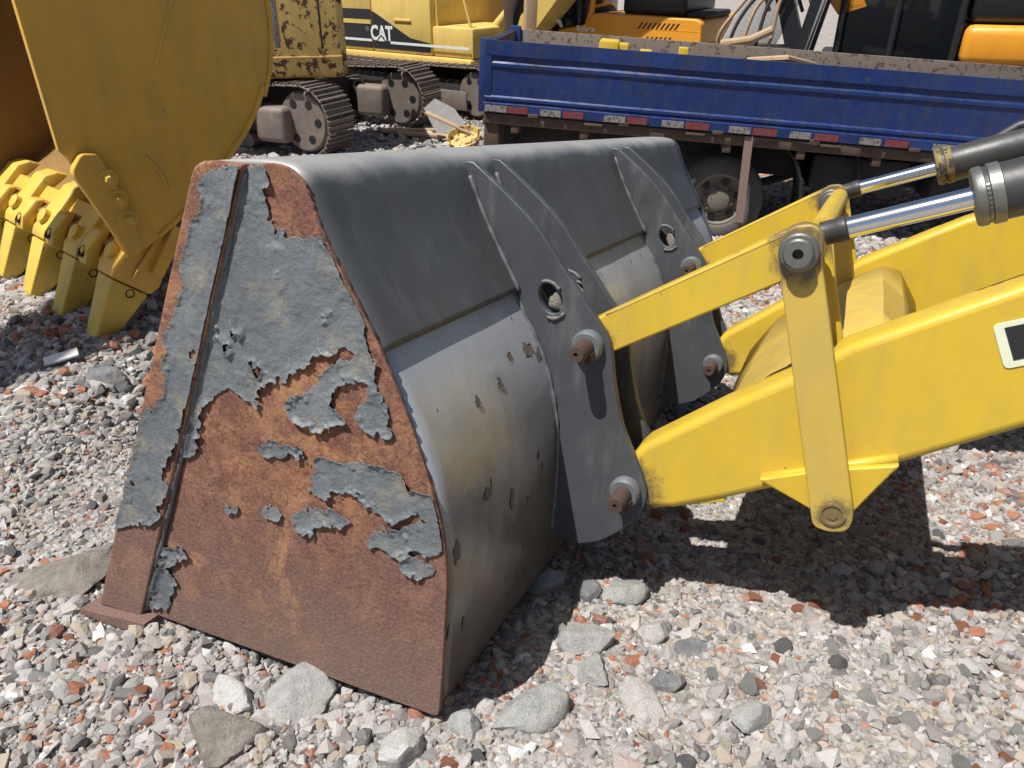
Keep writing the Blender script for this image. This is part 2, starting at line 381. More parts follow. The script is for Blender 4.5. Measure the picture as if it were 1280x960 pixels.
def ground_z(x, y):
    x = np.asarray(x, float); y = np.asarray(y, float)
    hs = .901-.18*np.maximum(y, -1.5) - .045
    z = smax(hs, np.zeros_like(hs), .3)
    zl = smax(hs, np.full_like(hs, .53), .25)
    w = sstep(-1.15, -1.9, x)*(1-sstep(5.2, 7.5, y))
    z = z*(1-w)+zl*w
    z = z - .16*np.exp(-((x-2.2)/2.2)**2-((y-6.9)/1.4)**2)
    z = z + (fbm(x*1.1, y*1.1, 4, 3)-.5)*.10 + (fbm(x*5, y*5, 3, 9)-.5)*.035
    return z
def axis_lines(a, b, step, far, n=14):
    mid = np.arange(a, b+1e-6, step); g = np.geomspace(step, far, n)
    return np.concatenate([a-np.cumsum(g)[::-1], mid, b+np.cumsum(g)])
gx = axis_lines(-7, 7, .07, 300); gy = axis_lines(-1, 14, .07, 300)
GX, GY = np.meshgrid(gx, gy); GZ = ground_z(GX, GY)
nv = GX.size; nx, ny = len(gx), len(gy)
me = bpy.data.meshes.new('ground')
ii = np.arange((ny-1)*nx).reshape(ny-1, nx)[:, :-1].ravel()
quads = np.stack([ii, ii+1, ii+1+nx, ii+nx], 1)
me.from_pydata(np.stack([GX.ravel(), GY.ravel(), GZ.ravel()], 1).tolist(), [], quads.tolist())
shade(me, 180)
ground = tag(link('ground', me, M['ground']), kind='structure')

# ------------------------------------------------------------------ loader frame: x away from the bucket mouth, y along the bucket width, z up
TAU = rad(10.2); PB = 1.18
BO = Vector((-.15427, 1.30214, 0)); WD = Vector((.41331, .91058))
LM = Matrix.Translation((0, 0, CAM_H)) @ Matrix.Rotation(-TAU, 4, 'X') @ Matrix.Translation((0, 0, -PB)) @ Matrix.Translation(BO) @ Matrix.Rotation(-math.atan2(WD.x, WD.y), 4, 'Z')
LMI = np.array(LM.inverted())
loader = tag(empty('wheel_loader', LM), 'yellow wheel loader lift arms carrying a wide grey bucket with rusty peeling side', 'wheel loader')
BW = 2.92
bucket = None
def bucket_prof(lo=False):
    pass
UP = catmull([(-.43, 1.117), (-.36, 1.119), (-.30, 1.116), (-.256, 1.104), (-.230, 1.072), (-.189, .975), (-.140, .877), (-.090, .785)], 5)
LOW = catmull([(-.124, .812), (-.060, .70), (-.021, .615), (.004, .53), (.018, .44), (.020, .34), (.014, .22), (.003, .11), (-.004, .015)], 5)
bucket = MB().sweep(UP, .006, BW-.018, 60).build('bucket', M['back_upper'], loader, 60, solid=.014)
tag(bucket, 'dark grey upper back sheet of the bucket')
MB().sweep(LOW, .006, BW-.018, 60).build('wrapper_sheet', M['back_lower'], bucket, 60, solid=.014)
MB().sweep([(-.012, .012), (-.3, .006), (-.86, .008)], .018, BW-.018, 4).build('floor_sheet', M['rust'], bucket, 60, solid=-.012)
PLATE = [(0, 0), (-.40, .008), (-.835, .016), (-.60, .545), (-.372, 1.109), (-.30, 1.115), (-.262, 1.108), (-.232, 1.082), (-.192, .977), (-.093, .795), (-.025, .626), (.004, .54), (.024, .454), (.031, .37), (.029, .314), (.020, .20), (.013, .12), (.004, .03)]
PL = rounded(PLATE, [.02, 0, 0, 0, 0, .02, .03, .03, .04, .06, .06, .04, .04, .04, .04, .03, .02, .01], 3)
STRIP = rounded([(-.845, .008), (-.997, .002), (-.472, 1.118), (-.354, 1.112)], [.005, .01, .035, .006], 5)
side = plate('side_plate', [PL], 0, .011, M['rust'], bucket, .003)
tag(side, 'rust-brown side plate with its grey paint peeling off')
cutter = plate('side_cutter', [STRIP], -.016, .022, M['rust'], bucket, .006)
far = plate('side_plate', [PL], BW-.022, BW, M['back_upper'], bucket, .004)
plate('side_cutter', [STRIP], BW-.022, BW+.016, M['bracket'], bucket, .006)
# weld bead that runs down behind the side cutter
wb = [(-.362+(-.833+.362)*t + .004*math.sin(t*57)*.4, -.004, 1.098+(.03-1.098)*t) for t in np.linspace(0, 1, 90)]
MB().tube(wb, [.0065+.0012*math.sin(k*.7)+.002*random.random() for k in range(90)], 8).build('weld_bead', M['weld'], bucket, 180)
# weld beads where upper sheet and side plate meet
wb = [(x+.001, .001+.001*math.sin(i*2.1), z) for i, (x, z) in enumerate(catmull([(-.232, 1.082), (-.192, .977), (-.093, .795), (-.025, .626), (.024, .454)], 22))]
MB().tube(wb, [.0018+.0012*math.sin(k*1.3) for k in range(len(wb))], 6).build('weld_bead', M['pinrust'], bucket, 180)
ce = MB().hull([(-.80, y, z) for y in (-.045, BW+.03) for z in (-.022, .02)] + [(-1.035, y, z) for y in (-.045, BW+.03) for z in (-.018, -.004)]).build('cutting_edge', M['rust'], bucket, 30)

# paint that still clings to the side plate: a sheet with torn, lifted edges
PAINT = {
'strip': [(-0.443,1.092),(-0.397,1.1),(-0.366,1.1),(-0.613,0.533),(-0.629,0.525),(-0.682,0.461),(-0.695,0.421),(-0.672,0.395),(-0.731,0.338),(-0.719,0.324),(-0.817,0.278),(-0.87,0.258),(-0.826,0.342),(-0.698,0.587),(-0.674,0.587),(-0.637,0.619),(-0.616,0.653),(-0.621,0.688),(-0.598,0.726),(-0.603,0.761),(-0.592,0.782),(-0.577,0.803),(-0.563,0.833),(-0.533,0.876),(-0.529,0.921),(-0.511,0.942),(-0.498,0.978),(-0.481,1.005),(-0.464,1.025),(-0.452,1.047),(-0.455,1.076)],
'main': [(-0.359,1.108),(-0.329,1.112),(-0.311,1.084),(-0.329,1.041),(-0.327,1.012),(-0.308,0.992),(-0.281,0.979),(-0.236,0.977),(-0.195,0.974),(-0.190,0.968),(-0.163,0.920),(-0.141,0.878),(-0.124,0.850),(-0.130,0.815),(-0.128,0.789),(-0.163,0.798),(-0.236,0.766),(-0.28,0.742),(-0.325,0.709),(-0.334,0.714),(-0.391,0.671),(-0.398,0.647),(-0.442,0.66),(-0.473,0.671),(-0.508,0.654),(-0.549,0.61),(-0.572,0.551),(-0.603,0.497),(-0.625,0.479)],
'flake': [(-0.134,0.786),(-0.106,0.767),(-0.111,0.737),(-0.11,0.714),(-0.092,0.681),(-0.085,0.634),(-0.105,0.628),(-0.138,0.64),(-0.141,0.655),(-0.115,0.69),(-0.112,0.722),(-0.125,0.735),(-0.148,0.735),(-0.184,0.718),(-0.21,0.697),(-0.216,0.674),(-0.203,0.652),(-0.19,0.644),(-0.249,0.622),(-0.286,0.623),(-0.316,0.653),(-0.273,0.675),(-0.226,0.716),(-0.181,0.752),(-0.146,0.768)],
'A': [(-0.269,0.535),(-0.213,0.542),(-0.121,0.553),(-0.067,0.545),(-0.041,0.518),(-0.023,0.491),(-0.037,0.471),(-0.086,0.454),(-0.126,0.468),(-0.144,0.467),(-0.153,0.492),(-0.188,0.494),(-0.233,0.482),(-0.25,0.462),(-0.28,0.469),(-0.261,0.5),(-0.256,0.521)],
'B': [(-0.325,0.404),(-0.269,0.423),(-0.223,0.433),(-0.191,0.42),(-0.203,0.407),(-0.232,0.418),(-0.255,0.409),(-0.289,0.38),(-0.32,0.38)],
'C': [(-0.405,0.393),(-0.384,0.414),(-0.37,0.397),(-0.384,0.382)],
'D': [(-0.399,0.541),(-0.381,0.559),(-0.331,0.556),(-0.292,0.567),(-0.29,0.547),(-0.332,0.546),(-0.388,0.533)],
'E': [(-0.049,0.433),(-0.018,0.447),(0.015,0.448),(0.027,0.428),(-0.014,0.388),(-0.034,0.397),(-0.043,0.411)],
'F': [(-0.139,0.388),(-0.109,0.419),(-0.081,0.422),(-0.056,0.431),(-0.051,0.386),(-0.069,0.378),(-0.097,0.385)],
'G': [(-0.063,0.359),(-0.042,0.369),(-0.007,0.363),(-0.019,0.342),(-0.043,0.34)],
'H': [(-0.042,0.515),(0.017,0.518),(0.021,0.468),(-0.004,0.463),(-0.023,0.487)],
'I': [(-0.733,0.225),(-0.682,0.241),(-0.673,0.224),(-0.72,0.193),(-0.749,0.176)],
'J': [(-0.78,0.138),(-0.743,0.173),(-0.722,0.145),(-0.755,0.06),(-0.807,0.041)],
'K': [(-0.508,0.387),(-0.488,0.392),(-0.488,0.382),(-0.508,0.376)]}
HOLES = [[(-0.429,0.792),(-0.412,0.798),(-0.41,0.782),(-0.424,0.769),(-0.433,0.78)],[(-0.475,0.763),(-0.462,0.77),(-0.442,0.762),(-0.447,0.743),(-0.473,0.735),(-0.48,0.747)],[(-0.422,0.714),(-0.401,0.73),(-0.364,0.733),(-0.356,0.714),(-0.379,0.696),(-0.403,0.703)],[(-0.211,0.85),(-0.197,0.849),(-0.191,0.834),(-0.209,0.835)],[(-0.327,0.911),(-0.311,0.916),(-0.309,0.908),(-0.322,0.904)]]
STRIP_HOLES = [[(-0.551,0.749),(-0.525,0.759),(-0.529,0.726),(-0.55,0.718)], [(-.62,.56),(-.60,.57),(-.59,.545),(-.61,.535)], [(-.79,.40),(-.775,.41),(-.77,.385)]]
def sdist(poly, X, Z):
    d = np.full(X.shape, 1e9); ins = np.zeros(X.shape, bool); n = len(poly)
    for i in range(n):
        (ax, az), (bx, bz) = poly[i], poly[(i+1) % n]
        ex, ez = bx-ax, bz-az; t = np.clip(((X-ax)*ex+(Z-az)*ez)/(ex*ex+ez*ez+1e-12), 0, 1)
        d = np.minimum(d, (X-ax-t*ex)**2+(Z-az-t*ez)**2)
        c = ((az > Z) != (bz > Z)) & (X < (bx-ax)*(Z-az)/(bz-az+1e-12)+ax); ins ^= c
    d = np.sqrt(d); return np.where(ins, d, -d)
def paint_sheet(name, polys, holes, clip, y0, parent, step=.0027, seed=1, lift=.0075):
    allp = np.array([q for p in polys for q in p]); x0, z0 = allp.min(0)-.01; x1, z1 = allp.max(0)+.01
    xs = np.arange(x0, x1, step); zs = np.arange(z0, z1, step); X, Z = np.meshgrid(xs, zs)
    jx = X + (fbm(X*34, Z*34, 3, seed)-.5)*.022 + (fbm(X*130, Z*130, 3, seed+3)-.5)*.008; jz = Z + (fbm(X*34+50, Z*34, 3, seed+9)-.5)*.022 + (fbm(X*130+9, Z*130, 3, seed+13)-.5)*.008
    F = np.full(X.shape, -1.)
    for p in polys: F = np.maximum(F, sdist(p, jx, jz))
    for h in holes: F = np.minimum(F, -sdist(h, jx, jz))
    F = F+.0085 + (fbm(X*75, Z*75, 3, seed+51)-.5)*.036*np.exp(-np.abs(F)/.014) - np.clip(fbm(X*48+4, Z*48, 3, seed+71)-.80, 0, 1)*.25
    F = np.minimum(F, sdist(clip, X, Z)-.003)
    curl = np.clip(1-F/.018, 0, 1)**2*np.clip(fbm(X*17, Z*17, 3, seed+20)*2.6-.75, 0, 1.8)*lift
    Y = y0 - curl - (fbm(X*14, Z*14, 4, seed+31)-.35)*.004 - np.clip(fbm(X*26+3, Z*26, 4, seed+41)-.60, 0, 1)*.012
    NZ, NX = F.shape; idx = -np.ones(F.shape, int); V = []; faces = []
    inside = F > 0
    for j, i in zip(*np.nonzero(inside)): idx[j, i] = len(V); V.append((X[j, i], Y[j, i], Z[j, i]))
    cut = {}
    def cross(a, b):
        k = (a, b) if a < b else (b, a)
        if k not in cut:
            fa, fb = F[k[0]], F[k[1]]; t = fa/(fa-fb); cut[k] = len(V)
            V.append(tuple(np.array((X[k[0]], Y[k[0]], Z[k[0]]))*(1-t)+np.array((X[k[1]], Y[k[1]], Z[k[1]]))*t))
        return cut[k]
    cnt = inside[:-1, :-1].astype(int)+inside[1:, :-1]+inside[:-1, 1:]+inside[1:, 1:]
    J, I = np.nonzero(cnt == 4)
    faces += np.stack([idx[J, I], idx[J, I+1], idx[J+1, I+1], idx[J+1, I]], 1).tolist()
    for j, i in zip(*np.nonzero((cnt > 0) & (cnt < 4))):
        cs = [(j, i), (j, i+1), (j+1, i+1), (j+1, i)]; f = []
        for a, b in zip(cs, cs[1:]+cs[:1]):
            if inside[a]: f.append(idx[a])
            if inside[a] != inside[b]: f.append(cross(a, b))
        if len(f) >= 3: faces.append([int(q) for q in f])
    me = bpy.data.meshes.new(name); me.from_pydata([tuple(map(float, v)) for v in V], [], faces); shade(me, 180)
    o = link(name, me, M['flake'], parent)
    m = o.modifiers.new('solid', 'SOLIDIFY'); m.thickness = .0011; m.offset = -1
    return o
pk = [k for k in PAINT if k != 'strip']
tag(paint_sheet('peeling_paint', [PAINT[k] for k in pk], HOLES, PLATE, -.0032, bucket), 'grey paint curling away in torn flakes')
paint_sheet('peeling_paint', [PAINT['strip']], STRIP_HOLES, STRIP, -.0185, bucket, seed=5, lift=.004)

# shallow dents in the sheets, and chips knocked out of the wrapper paint
for nm_ in [bucket]+[c for c in bucket.children if c.name.startswith('wrapper')]:
    for v in nm_.data.vertices:
        v.co.x += (float(fbm(np.array(v.co.y*2.6), np.array(v.co.z*3.1), 3, 61))-.5)*.006*min(1, (v.co.y-.006)*5, max(0, (BW-.018-v.co.y)*5))
def low_x(z): return float(np.interp(z, [q[1] for q in LOW][::-1], [q[0] for q in LOW][::-1]))
rs_ = random.Random(5)
for w_, z_, rw, rz in ((.545, .655, .022, .014), (.60, .632, .026, .012), (.655, .607, .016, .010), (.36, .625, .010, .014), (.245, .62, .009, .012), (.45, .665, .010, .008), (.66, .465, .010, .014), (.49, .405, .007, .010), (.515, .365, .004, .007), (.33, .36, .010, .026), (.205, .43, .018, .012), (.06, .37, .012, .026), (.43, .305, .006, .014), (.10, .17, .005, .016), (.03, .195, .006, .02)):
    n_ = 16; bm = bmesh.new(); ring = []; rim = []
    for k_ in range(n_):
        t_ = 2*math.pi*k_/n_; j_ = rs_.uniform(.6, 1.15); dz, dw = rz*j_*math.sin(t_), rw*j_*math.cos(t_)
        off = (float(fbm(np.array((w_+dw)*2.6), np.array((z_+dz)*3.1), 3, 61))-.5)*.006*min(1, w_*5)
        ring.append(bm.verts.new((low_x(z_+dz)+off+.0012, w_+dw, z_+dz))); rim.append(bm.verts.new((low_x(z_+dz*1.25)+off+.0035*rs_.random(), w_+dw*1.25, z_+dz*1.25)))
    bm.faces.new(ring)
    for k_ in range(n_): bm.faces.new((ring[k_], ring[(k_+1) % n_], rim[(k_+1) % n_], rim[k_]))
    o = MB(); o.bm.free(); o.bm = bm; o.build('paint_chip', M['chip'], bucket, 0)

# hinge brackets on the back of the bucket
def inner(z):
    P = UP if z > .785 else LOW
    for (xa, za), (xb, zb) in zip(P, P[1:]):
        if (za-z)*(zb-z) <= 0 and za != zb: return xa+(xb-xa)*(z-za)/(zb-za)
    return P[-1][0]
OUTER = catmull([(-.213, 1.092), (-.06, .962), (.03, .845), (.12, .724)], 3)
OUTER += catmull([(.12, .724), (.146, .685), (.158, .640), (.166, .577), (.192, .466), (.228, .385), (.252, .331), (.264, .285), (.246, .226), (.200, .172), (.145, .128)], 4)[1:]
BR = [(-.25, 1.078), (-.236, 1.094)] + OUTER + [(.075, .10)] + [(inner(z)-.006, z) for z in np.linspace(.12, 1.05, 40)]
BRK = []
UPIN = (.098, .665); LPIN = (.21, .292); DY = 1.20; Y1, Y2 = .615, .765
def pin(name, y, c, par):
    p = MB().lathe((c[0], y+.004, c[1]), (0, -1, 0), [(0, .040), (.022, .040), (.030, .034), (.030, .024)]).build(name, M['collar'], par, 40)
    q = MB().lathe((c[0], y+.002, c[1]), (0, -1, 0), [(.0, .0225), (.088, .0225), (.098, .019), (.098, .0055), (.088, .005)], 28).build('pin_end', M['pinrust'], p, 40)
    MB().box(c[0]+.008, c[0]+.026, y-.055, y-.028, c[1]-.032, c[1]-.006, .003).build('lock_tab', M['pinrust'], p)
    return p
for k, dy in enumerate((0, DY)):
    for j, y in enumerate((Y1, Y2)):
        y = y+dy
        b = plate('hinge_bracket', [BR, circle(-.006, .772, .030, .040, 26, .5)], y, y+.024, M['bracket'], bucket, .003)
        BRK.append((b, y))
        # weld along the joint with the sheet
        for sgn, yy in ((-1, y), (1, y+.024)):
            wpts = [(inner(z)+.002, yy+sgn*.003, z) for z in np.linspace(.14, 1.06, 110)]
            MB().tube(wpts, [.0052+.0012*math.sin(i*.9)+.0016*random.random() for i in range(110)], 7).build('weld_bead', M['weld'], b, 180)
        # hand-cut slot welded round its rim
        for q in range(2):
            c = circle(-.006, .772, .034+q*.008, .045+q*.007, 60, .5)
            lo, hi = ((2, 16) if q == 0 else (38, 50))
            pts = [(x, y-.001, z) for x, z in c[lo:hi]]
            MB().tube(pts, [.0045+.0022*random.random() for i in range(len(pts))], 7).build('weld_bead', M['weld'], b, 180)
    pin('hinge_pin', Y1+dy, UPIN, bucket); pin('hinge_pin', Y1+dy, LPIN, bucket)
    for y0_, c in ((Y1+.02, UPIN), (Y1+.02, LPIN)):
        MB().tube([(c[0], y0_+dy, c[1]), (c[0], Y2+dy+.05, c[1])], .0225, 20).build('pin_shaft', M['pinrust'], bucket)

# lift arms, links, levers, cylinders: one set per side
ARM_TOP = [(.212, .36), (.222, .392), (.243, .416), (.425, .546), (.590, .652), (.64, .694), (.68, .726), (.98, .886), (1.6, 1.15), (2.2, 1.36)]
ARM_BOT = [(2.25, 1.06), (1.5, .82), (1.03, .592), (.825, .476), (.621, .386), (.449, .306), (.33, .255), (.272, .246), (.235, .256), (.215, .285)]
ARM = ARM_TOP + ARM_BOT
def capsule(a, b, ra, rb, n=14):
    d = math.atan2(b[1]-a[1], b[0]-a[0])
    return [(a[0]+ra*math.cos(d+math.pi/2+math.pi*k/n), a[1]+ra*math.sin(d+math.pi/2+math.pi*k/n)) for k in range(n+1)] + \
           [(b[0]+rb*math.cos(d-math.pi/2+math.pi*k/n), b[1]+rb*math.sin(d-math.pi/2+math.pi*k/n)) for k in range(n+1)]
LT, LB = (.563, .931), (.697, .357)
for k, dy in enumerate((0, DY)):
    arm = plate('lift_arm', [ARM], .632+dy, .752+dy, M['yellow'], loader, .020, 4)
    MB().lathe((LPIN[0], .634+dy, LPIN[1]), (0, 1, 0), [(0, .05), (.10, .05)], 28).build('arm_boss', M['yellow'], arm, 40)
    MB().box(.262, .452, .640+dy, .735+dy, -.008, .008, .005, Matrix.Translation((0, 0, .245)) @ Matrix.Rotation(rad(-17), 4, 'Y') @ Matrix.Translation((0, 0, -.075))).build('wear_strip', M['yellow'], arm)
    g = plate('gusset', [rounded([(.530, .392), (.655, .338), (.700, .322), (.738, .350), (.815, .482), (.66, .44)], [.004, .02, .03, .02, .004, .004])], .600+dy, .622+dy, M['yellow'], arm, .004)
    MB().tube([(.535, .628+dy, .388), (.62, .628+dy, .416), (.72, .628+dy, .455), (.812, .628+dy, .488)], .011, 10).build('weld_bead', M['yellow'], arm, 180)
    lev = plate('bellcrank', [rounded([(.521, .918), (.524, .962), (.548, .984), (.585, .988), (.607, .968), (.608, .915), (.741, .362), (.735, .322), (.697, .310), (.660, .318), (.652, .350)], [.03, .02, .02, .02, .02, .03, .03, .03, .03, .03, .03])], .562+dy, .592+dy, M['yellow_pale'], loader, .004)
    MB().lathe((LT[0], .562+dy, LT[1]), (0, -1, 0), [(-.004, .040), (.016, .040), (.020, .036), (.020, .031), (.034, .031), (.038, .027), (.038, .011), (.020, .010)], 40).build('pivot_pin', M['steel'], lev, 30)
    MB().lathe((LT[0], .562+dy, LT[1]), (0, -1, 0), [(0, .0095), (.024, .0095)], 20).build('grease_bore', M['hole'], lev, 30)
    MB().lathe((LB[0], .562+dy, LB[1]), (0, -1, 0), [(-.002, .028), (.004, .028), (.0045, .022), (.001, .020), (.001, .0001)], 36).build('pivot_ring', M['yellow_pale'], lev, 30)
    MB().lathe((LB[0], .562+dy, LB[1]), (0, -1, 0), [(0, .013), (.003, .013)], 6).build('pivot_nut', M['yellow_pale'], lev, 30)
    # second lever cheek behind the arm end
    MB().tube([(LT[0], .575+dy, LT[1]), (LT[0], .80+dy, LT[1])], .032, 24).build('pivot_tube', M['yellow_clean'], lev)
    plate('lever_cheek', [capsule((.575, .925), (.70, .40), .036, .04)], .775+dy, .80+dy, M['yellow'], lev, .004)
    ln = plate('bucket_link', [capsule((.085, .662), (.56, .925), .046, .050)], .640+dy, .730+dy, M['yellow'], loader, .005)
    MB().tube([(.13+t*.41, .642+dy, .7375+t*.225) for t in np.linspace(0, 1, 12)], .003, 6).build('edge_seam', M['yellow_pale'], ln, 180)
    cyl = MB().tube([(.885, .685+dy, 1.046), (1.95, .685+dy, 1.382)], .056, 36).build('tilt_cylinder', M['blacksteel'], loader, 40)
    d = Vector((.954, 0, .301))
    MB().tube([Vector((.62, .685+dy, .9622)), Vector((.62, .685+dy, .9622))+d*.32], .0225, 32).build('piston_rod', M['chrome'], cyl)
    MB().lathe(Vector((.595, .685+dy, .954)), d, [(0, .026), (.030, .026), (.034, .0275), (.050, .0275), (.054, .024)], 28).build('rod_end', M['blacksteel'], cyl, 30)
    MB().lathe(Vector((.868, .685+dy, 1.0405)), d, [(0, .03), (0, .056), (.006, .059), (.018, .059), (.020, .056), (.026, .056), (.028, .060), (.048, .060), (.05, .056)], 40).build('gland', M['dirtyring'] if k else M['steel'], cyl, 30)
    MB().tube([(1.02, .685+dy, 1.13), (1.08, .685+dy, 1.175), (1.4, .70+dy, 1.27), (1.9, .70+dy, 1.42)], .015, 12).build('oil_pipe', M['blacksteel'], cyl)
MB().tube([(.585, .80, .945), (.585, .80+DY-.24, .945)], .028, 24).build('cross_tube', M['yellow_clean'], loader)
# formed plate beam that ties the two arms
CB = [(.34, .36), (.43, .50), (.55, .585), (.635, .650), (.75, .715), (.81, .70), (.87, .60)]
CBm = [(.35, .33), (.384, .392), (.518, .566), (.632, .718), (.75, .737), (.82, .65), (.88, .54)]
bm = MB(); rows = []
for y, P in ((.75, CB), (1.0, [(a*.5+c*.5, b*.5+d_*.5) for (a, b), (c, d_) in zip(CB, CBm)]), (1.22, CBm), (1.50, [(a*.5+c*.5, b*.5+d_*.5) for (a, b), (c, d_) in zip(CB, CBm)]), (.64+DY, CB)):
    rows.append([bm.bm.verts.new((x, y, z)) for x, z in P])
for A, B in zip(rows, rows[1:]):
    for i in range(len(A)-1): bm.bm.faces.new((A[i], A[i+1], B[i+1], B[i]))
bm.build('cross_beam', M['yellow_pale'], loader, 14, solid=.012)
# decal on the near arm, cut by the frame edge
dc = plate('decal', [rounded([(.936, .800), (1.30, .935), (1.335, .850), (.972, .712)], .012)], .6295, .6335, M['cream'], loader, .0008)
plate('decal_letter', [[(.957, .797), (.995, .811), (1.022, .748), (.984, .733)]], .628, .6305, M['black'], dc, .0005)
plate('decal_letter', [[(1.02, .820), (1.058, .834), (1.085, .771), (1.047, .756)]], .628, .6305, M['black'], dc, .0005)
# front frame and wheels, outside the picture, that carry the arms
fr = MB().box(2.0, 3.4, .85, 1.75, .55, 1.25, .04).box(1.98, 2.5, .56, .60, .85, 1.5, .02).box(1.98, 2.5, .82, .86, .85, 1.5, .02).box(1.98, 2.5, 1.74, 1.78, .85, 1.5, .02).box(1.98, 2.5, 2.0, 2.04, .85, 1.5, .02).build('front_frame', M['yellow'], loader)
for y0_, s_ in ((.02, -1), (2.0, 1)):
    w = MB().lathe((2.55, y0_, .69), (0, 1, 0), [(0, .40), (.0, .64), (.04, .71), (.12, .735), (.42, .735), (.50, .71), (.54, .64), (.54, .40)], 56, False).build('wheel', M['rubber'], loader, 40)
    MB().lathe((2.55, y0_+.04, .69), (0, 1, 0), [(0, .30), (0, .41), (.46, .41), (.46, .30)], 40).build('rim', M['yellow'], w, 40)
    for a in range(22):
        R_ = Matrix.Translation((2.55, y0_+.27, .69)) @ Matrix.Rotation(2*math.pi*a/22, 4, 'Y') @ Matrix.Translation((0, 0, .735)) @ Matrix.Rotation(.5 if a % 2 else -.5, 4, 'Z')
        MB().box(-.03, .03, -.2, .2, -.03, .03, .008, R_, 1).build('tread_lug', M['rubber'], w)
for nm_, c in (('near', 0), ('far', DY)):
    pass

# ------------------------------------------------------------------ digger bucket on the left
n2 = Vector((.745, -.667, 0)); m2 = Vector((-.667, -.745, 0)).normalized(); T0 = Vector((-1.805, 3.438, .673))
EM = frame(T0, m2)                      # x towards the mouth, z up; y comes out along the width
if EM.col[1].xyz.dot(n2) > 0: pass
ydir = 1 if EM.col[1].xyz.dot(n2) > 0 else -1   # +1: local y points to the camera side
dig = tag(empty('excavator_bucket', EM), 'large yellow toothed digger bucket standing on its teeth in the gravel', 'excavator bucket')
SP = .403
def Y(v): return ydir*v                 # v measured towards the camera side
def yplate(name, loops, v0, v1, mat, par, bev=.004, res=2):
    a, b = sorted((Y(v0), Y(v1))); return plate(name, loops, a, b, mat, par, bev, res)
DS = catmull([(.03, .235), (-.10, .275), (-.30, .385), (-.52, .56), (-.70, .735), (-.815, .93), (-.862, 1.14), (-.85, 1.34), (-.76, 1.56), (-.58, 1.74), (-.33, 1.85)], 5)
DSIDE = DS + [(-.05, 1.90), (.20, 1.88), (.205, 1.30), (.20, 1.01), (.195, .74), (.165, .70)]
WID = 4*SP+.16
for v in (.095, -4*SP-.10):
    sp_ = yplate('side_plate', [DSIDE], v-.03, v, M['digger_yellow'] if v > 0 else M['digger_inside_shaded'], dig, .003)
a, b = sorted((Y(.095-.03), Y(-4*SP-.10)))
MB().sweep(DS + [(-.05, 1.90)], a, b, 8).build('bucket_shell', M['digger_inside_shaded'], dig, 60, solid=.025)
# wrapper edge, stepped and ground off, proud of the side plate
for i0, i1, off, vv in ((6, 16, .012, .104), (15, 24, .022, .108), (23, 31, .014, .104), (30, 40, .022, .107)):
    P = DS[i0:i1+1]; Q = []
    for i, (x, z) in enumerate(P):
        A_ = Vector(P[max(0, i-1)]); B_ = Vector(P[min(len(P)-1, i+1)]); t_ = (B_-A_).normalized(); nrm = Vector((-t_.y, t_.x))
        Q.append((x+nrm.x*-.02, z+nrm.y*-.02))
    if Vector(Q[2]).length < Vector(P[2]).length: Q = [(2*p[0]-q[0], 2*p[1]-q[1]) for p, q in zip(P, Q)]
    yplate('wrapper_edge', [P+Q[::-1]], vv-.045, vv, M['digger_yellow'], dig, .004)
# weld scars on the side
for pts in ([(-.55, 1.52), (-.42, 1.30), (-.28, 1.02)], [(-.36, 1.78), (-.46, 1.60), (-.50, 1.50)], [(-.15, .66), (-.20, .58), (-.22, .50)]):
    c_ = catmull(pts, 14); MB().tube([(x, Y(.0955), z) for x, z in c_], [.007+.002*math.sin(i*1.7) for i in range(len(c_))], 7).build('weld_scar', M['digger_yellow'], dig, 180)
# lip plate and the inside floor
MB().hull([(x, y_, z) for y_ in (a, b) for x, z in ((.06, .155), (.075, .18), (-.10, .33), (-.16, .30))]).build('lip_plate', M['digger_yellow'], dig, 30)
# dipper arm and boom, above the picture, that hold the bucket
cy_ = (a+b)/2
MB().hull([(x, y_, z) for y_ in (cy_-.24, cy_+.24) for x, z in ((-.45, 1.9), (.05, 1.8), (.30, 2.05), (2.35, 4.45), (3.5, 5.75), (3.3, 6.1), (2.0, 5.0), (-.35, 2.5))]).build('dipper_arm', M['digger_yellow'], dig, 30)
MB().hull([(x, y_, z) for y_ in (cy_-.28, cy_+.28) for x, z in ((2.9, 5.5), (3.4, 6.1), (6.2, 6.6), (6.2, 5.9))]).build('boom', M['digger_yellow'], dig, 30)
MB().tube([(-.35, cy_, 2.55), (1.7, cy_, 5.2)], .09, 16).build('bucket_cylinder', M['blacksteel'], dig)
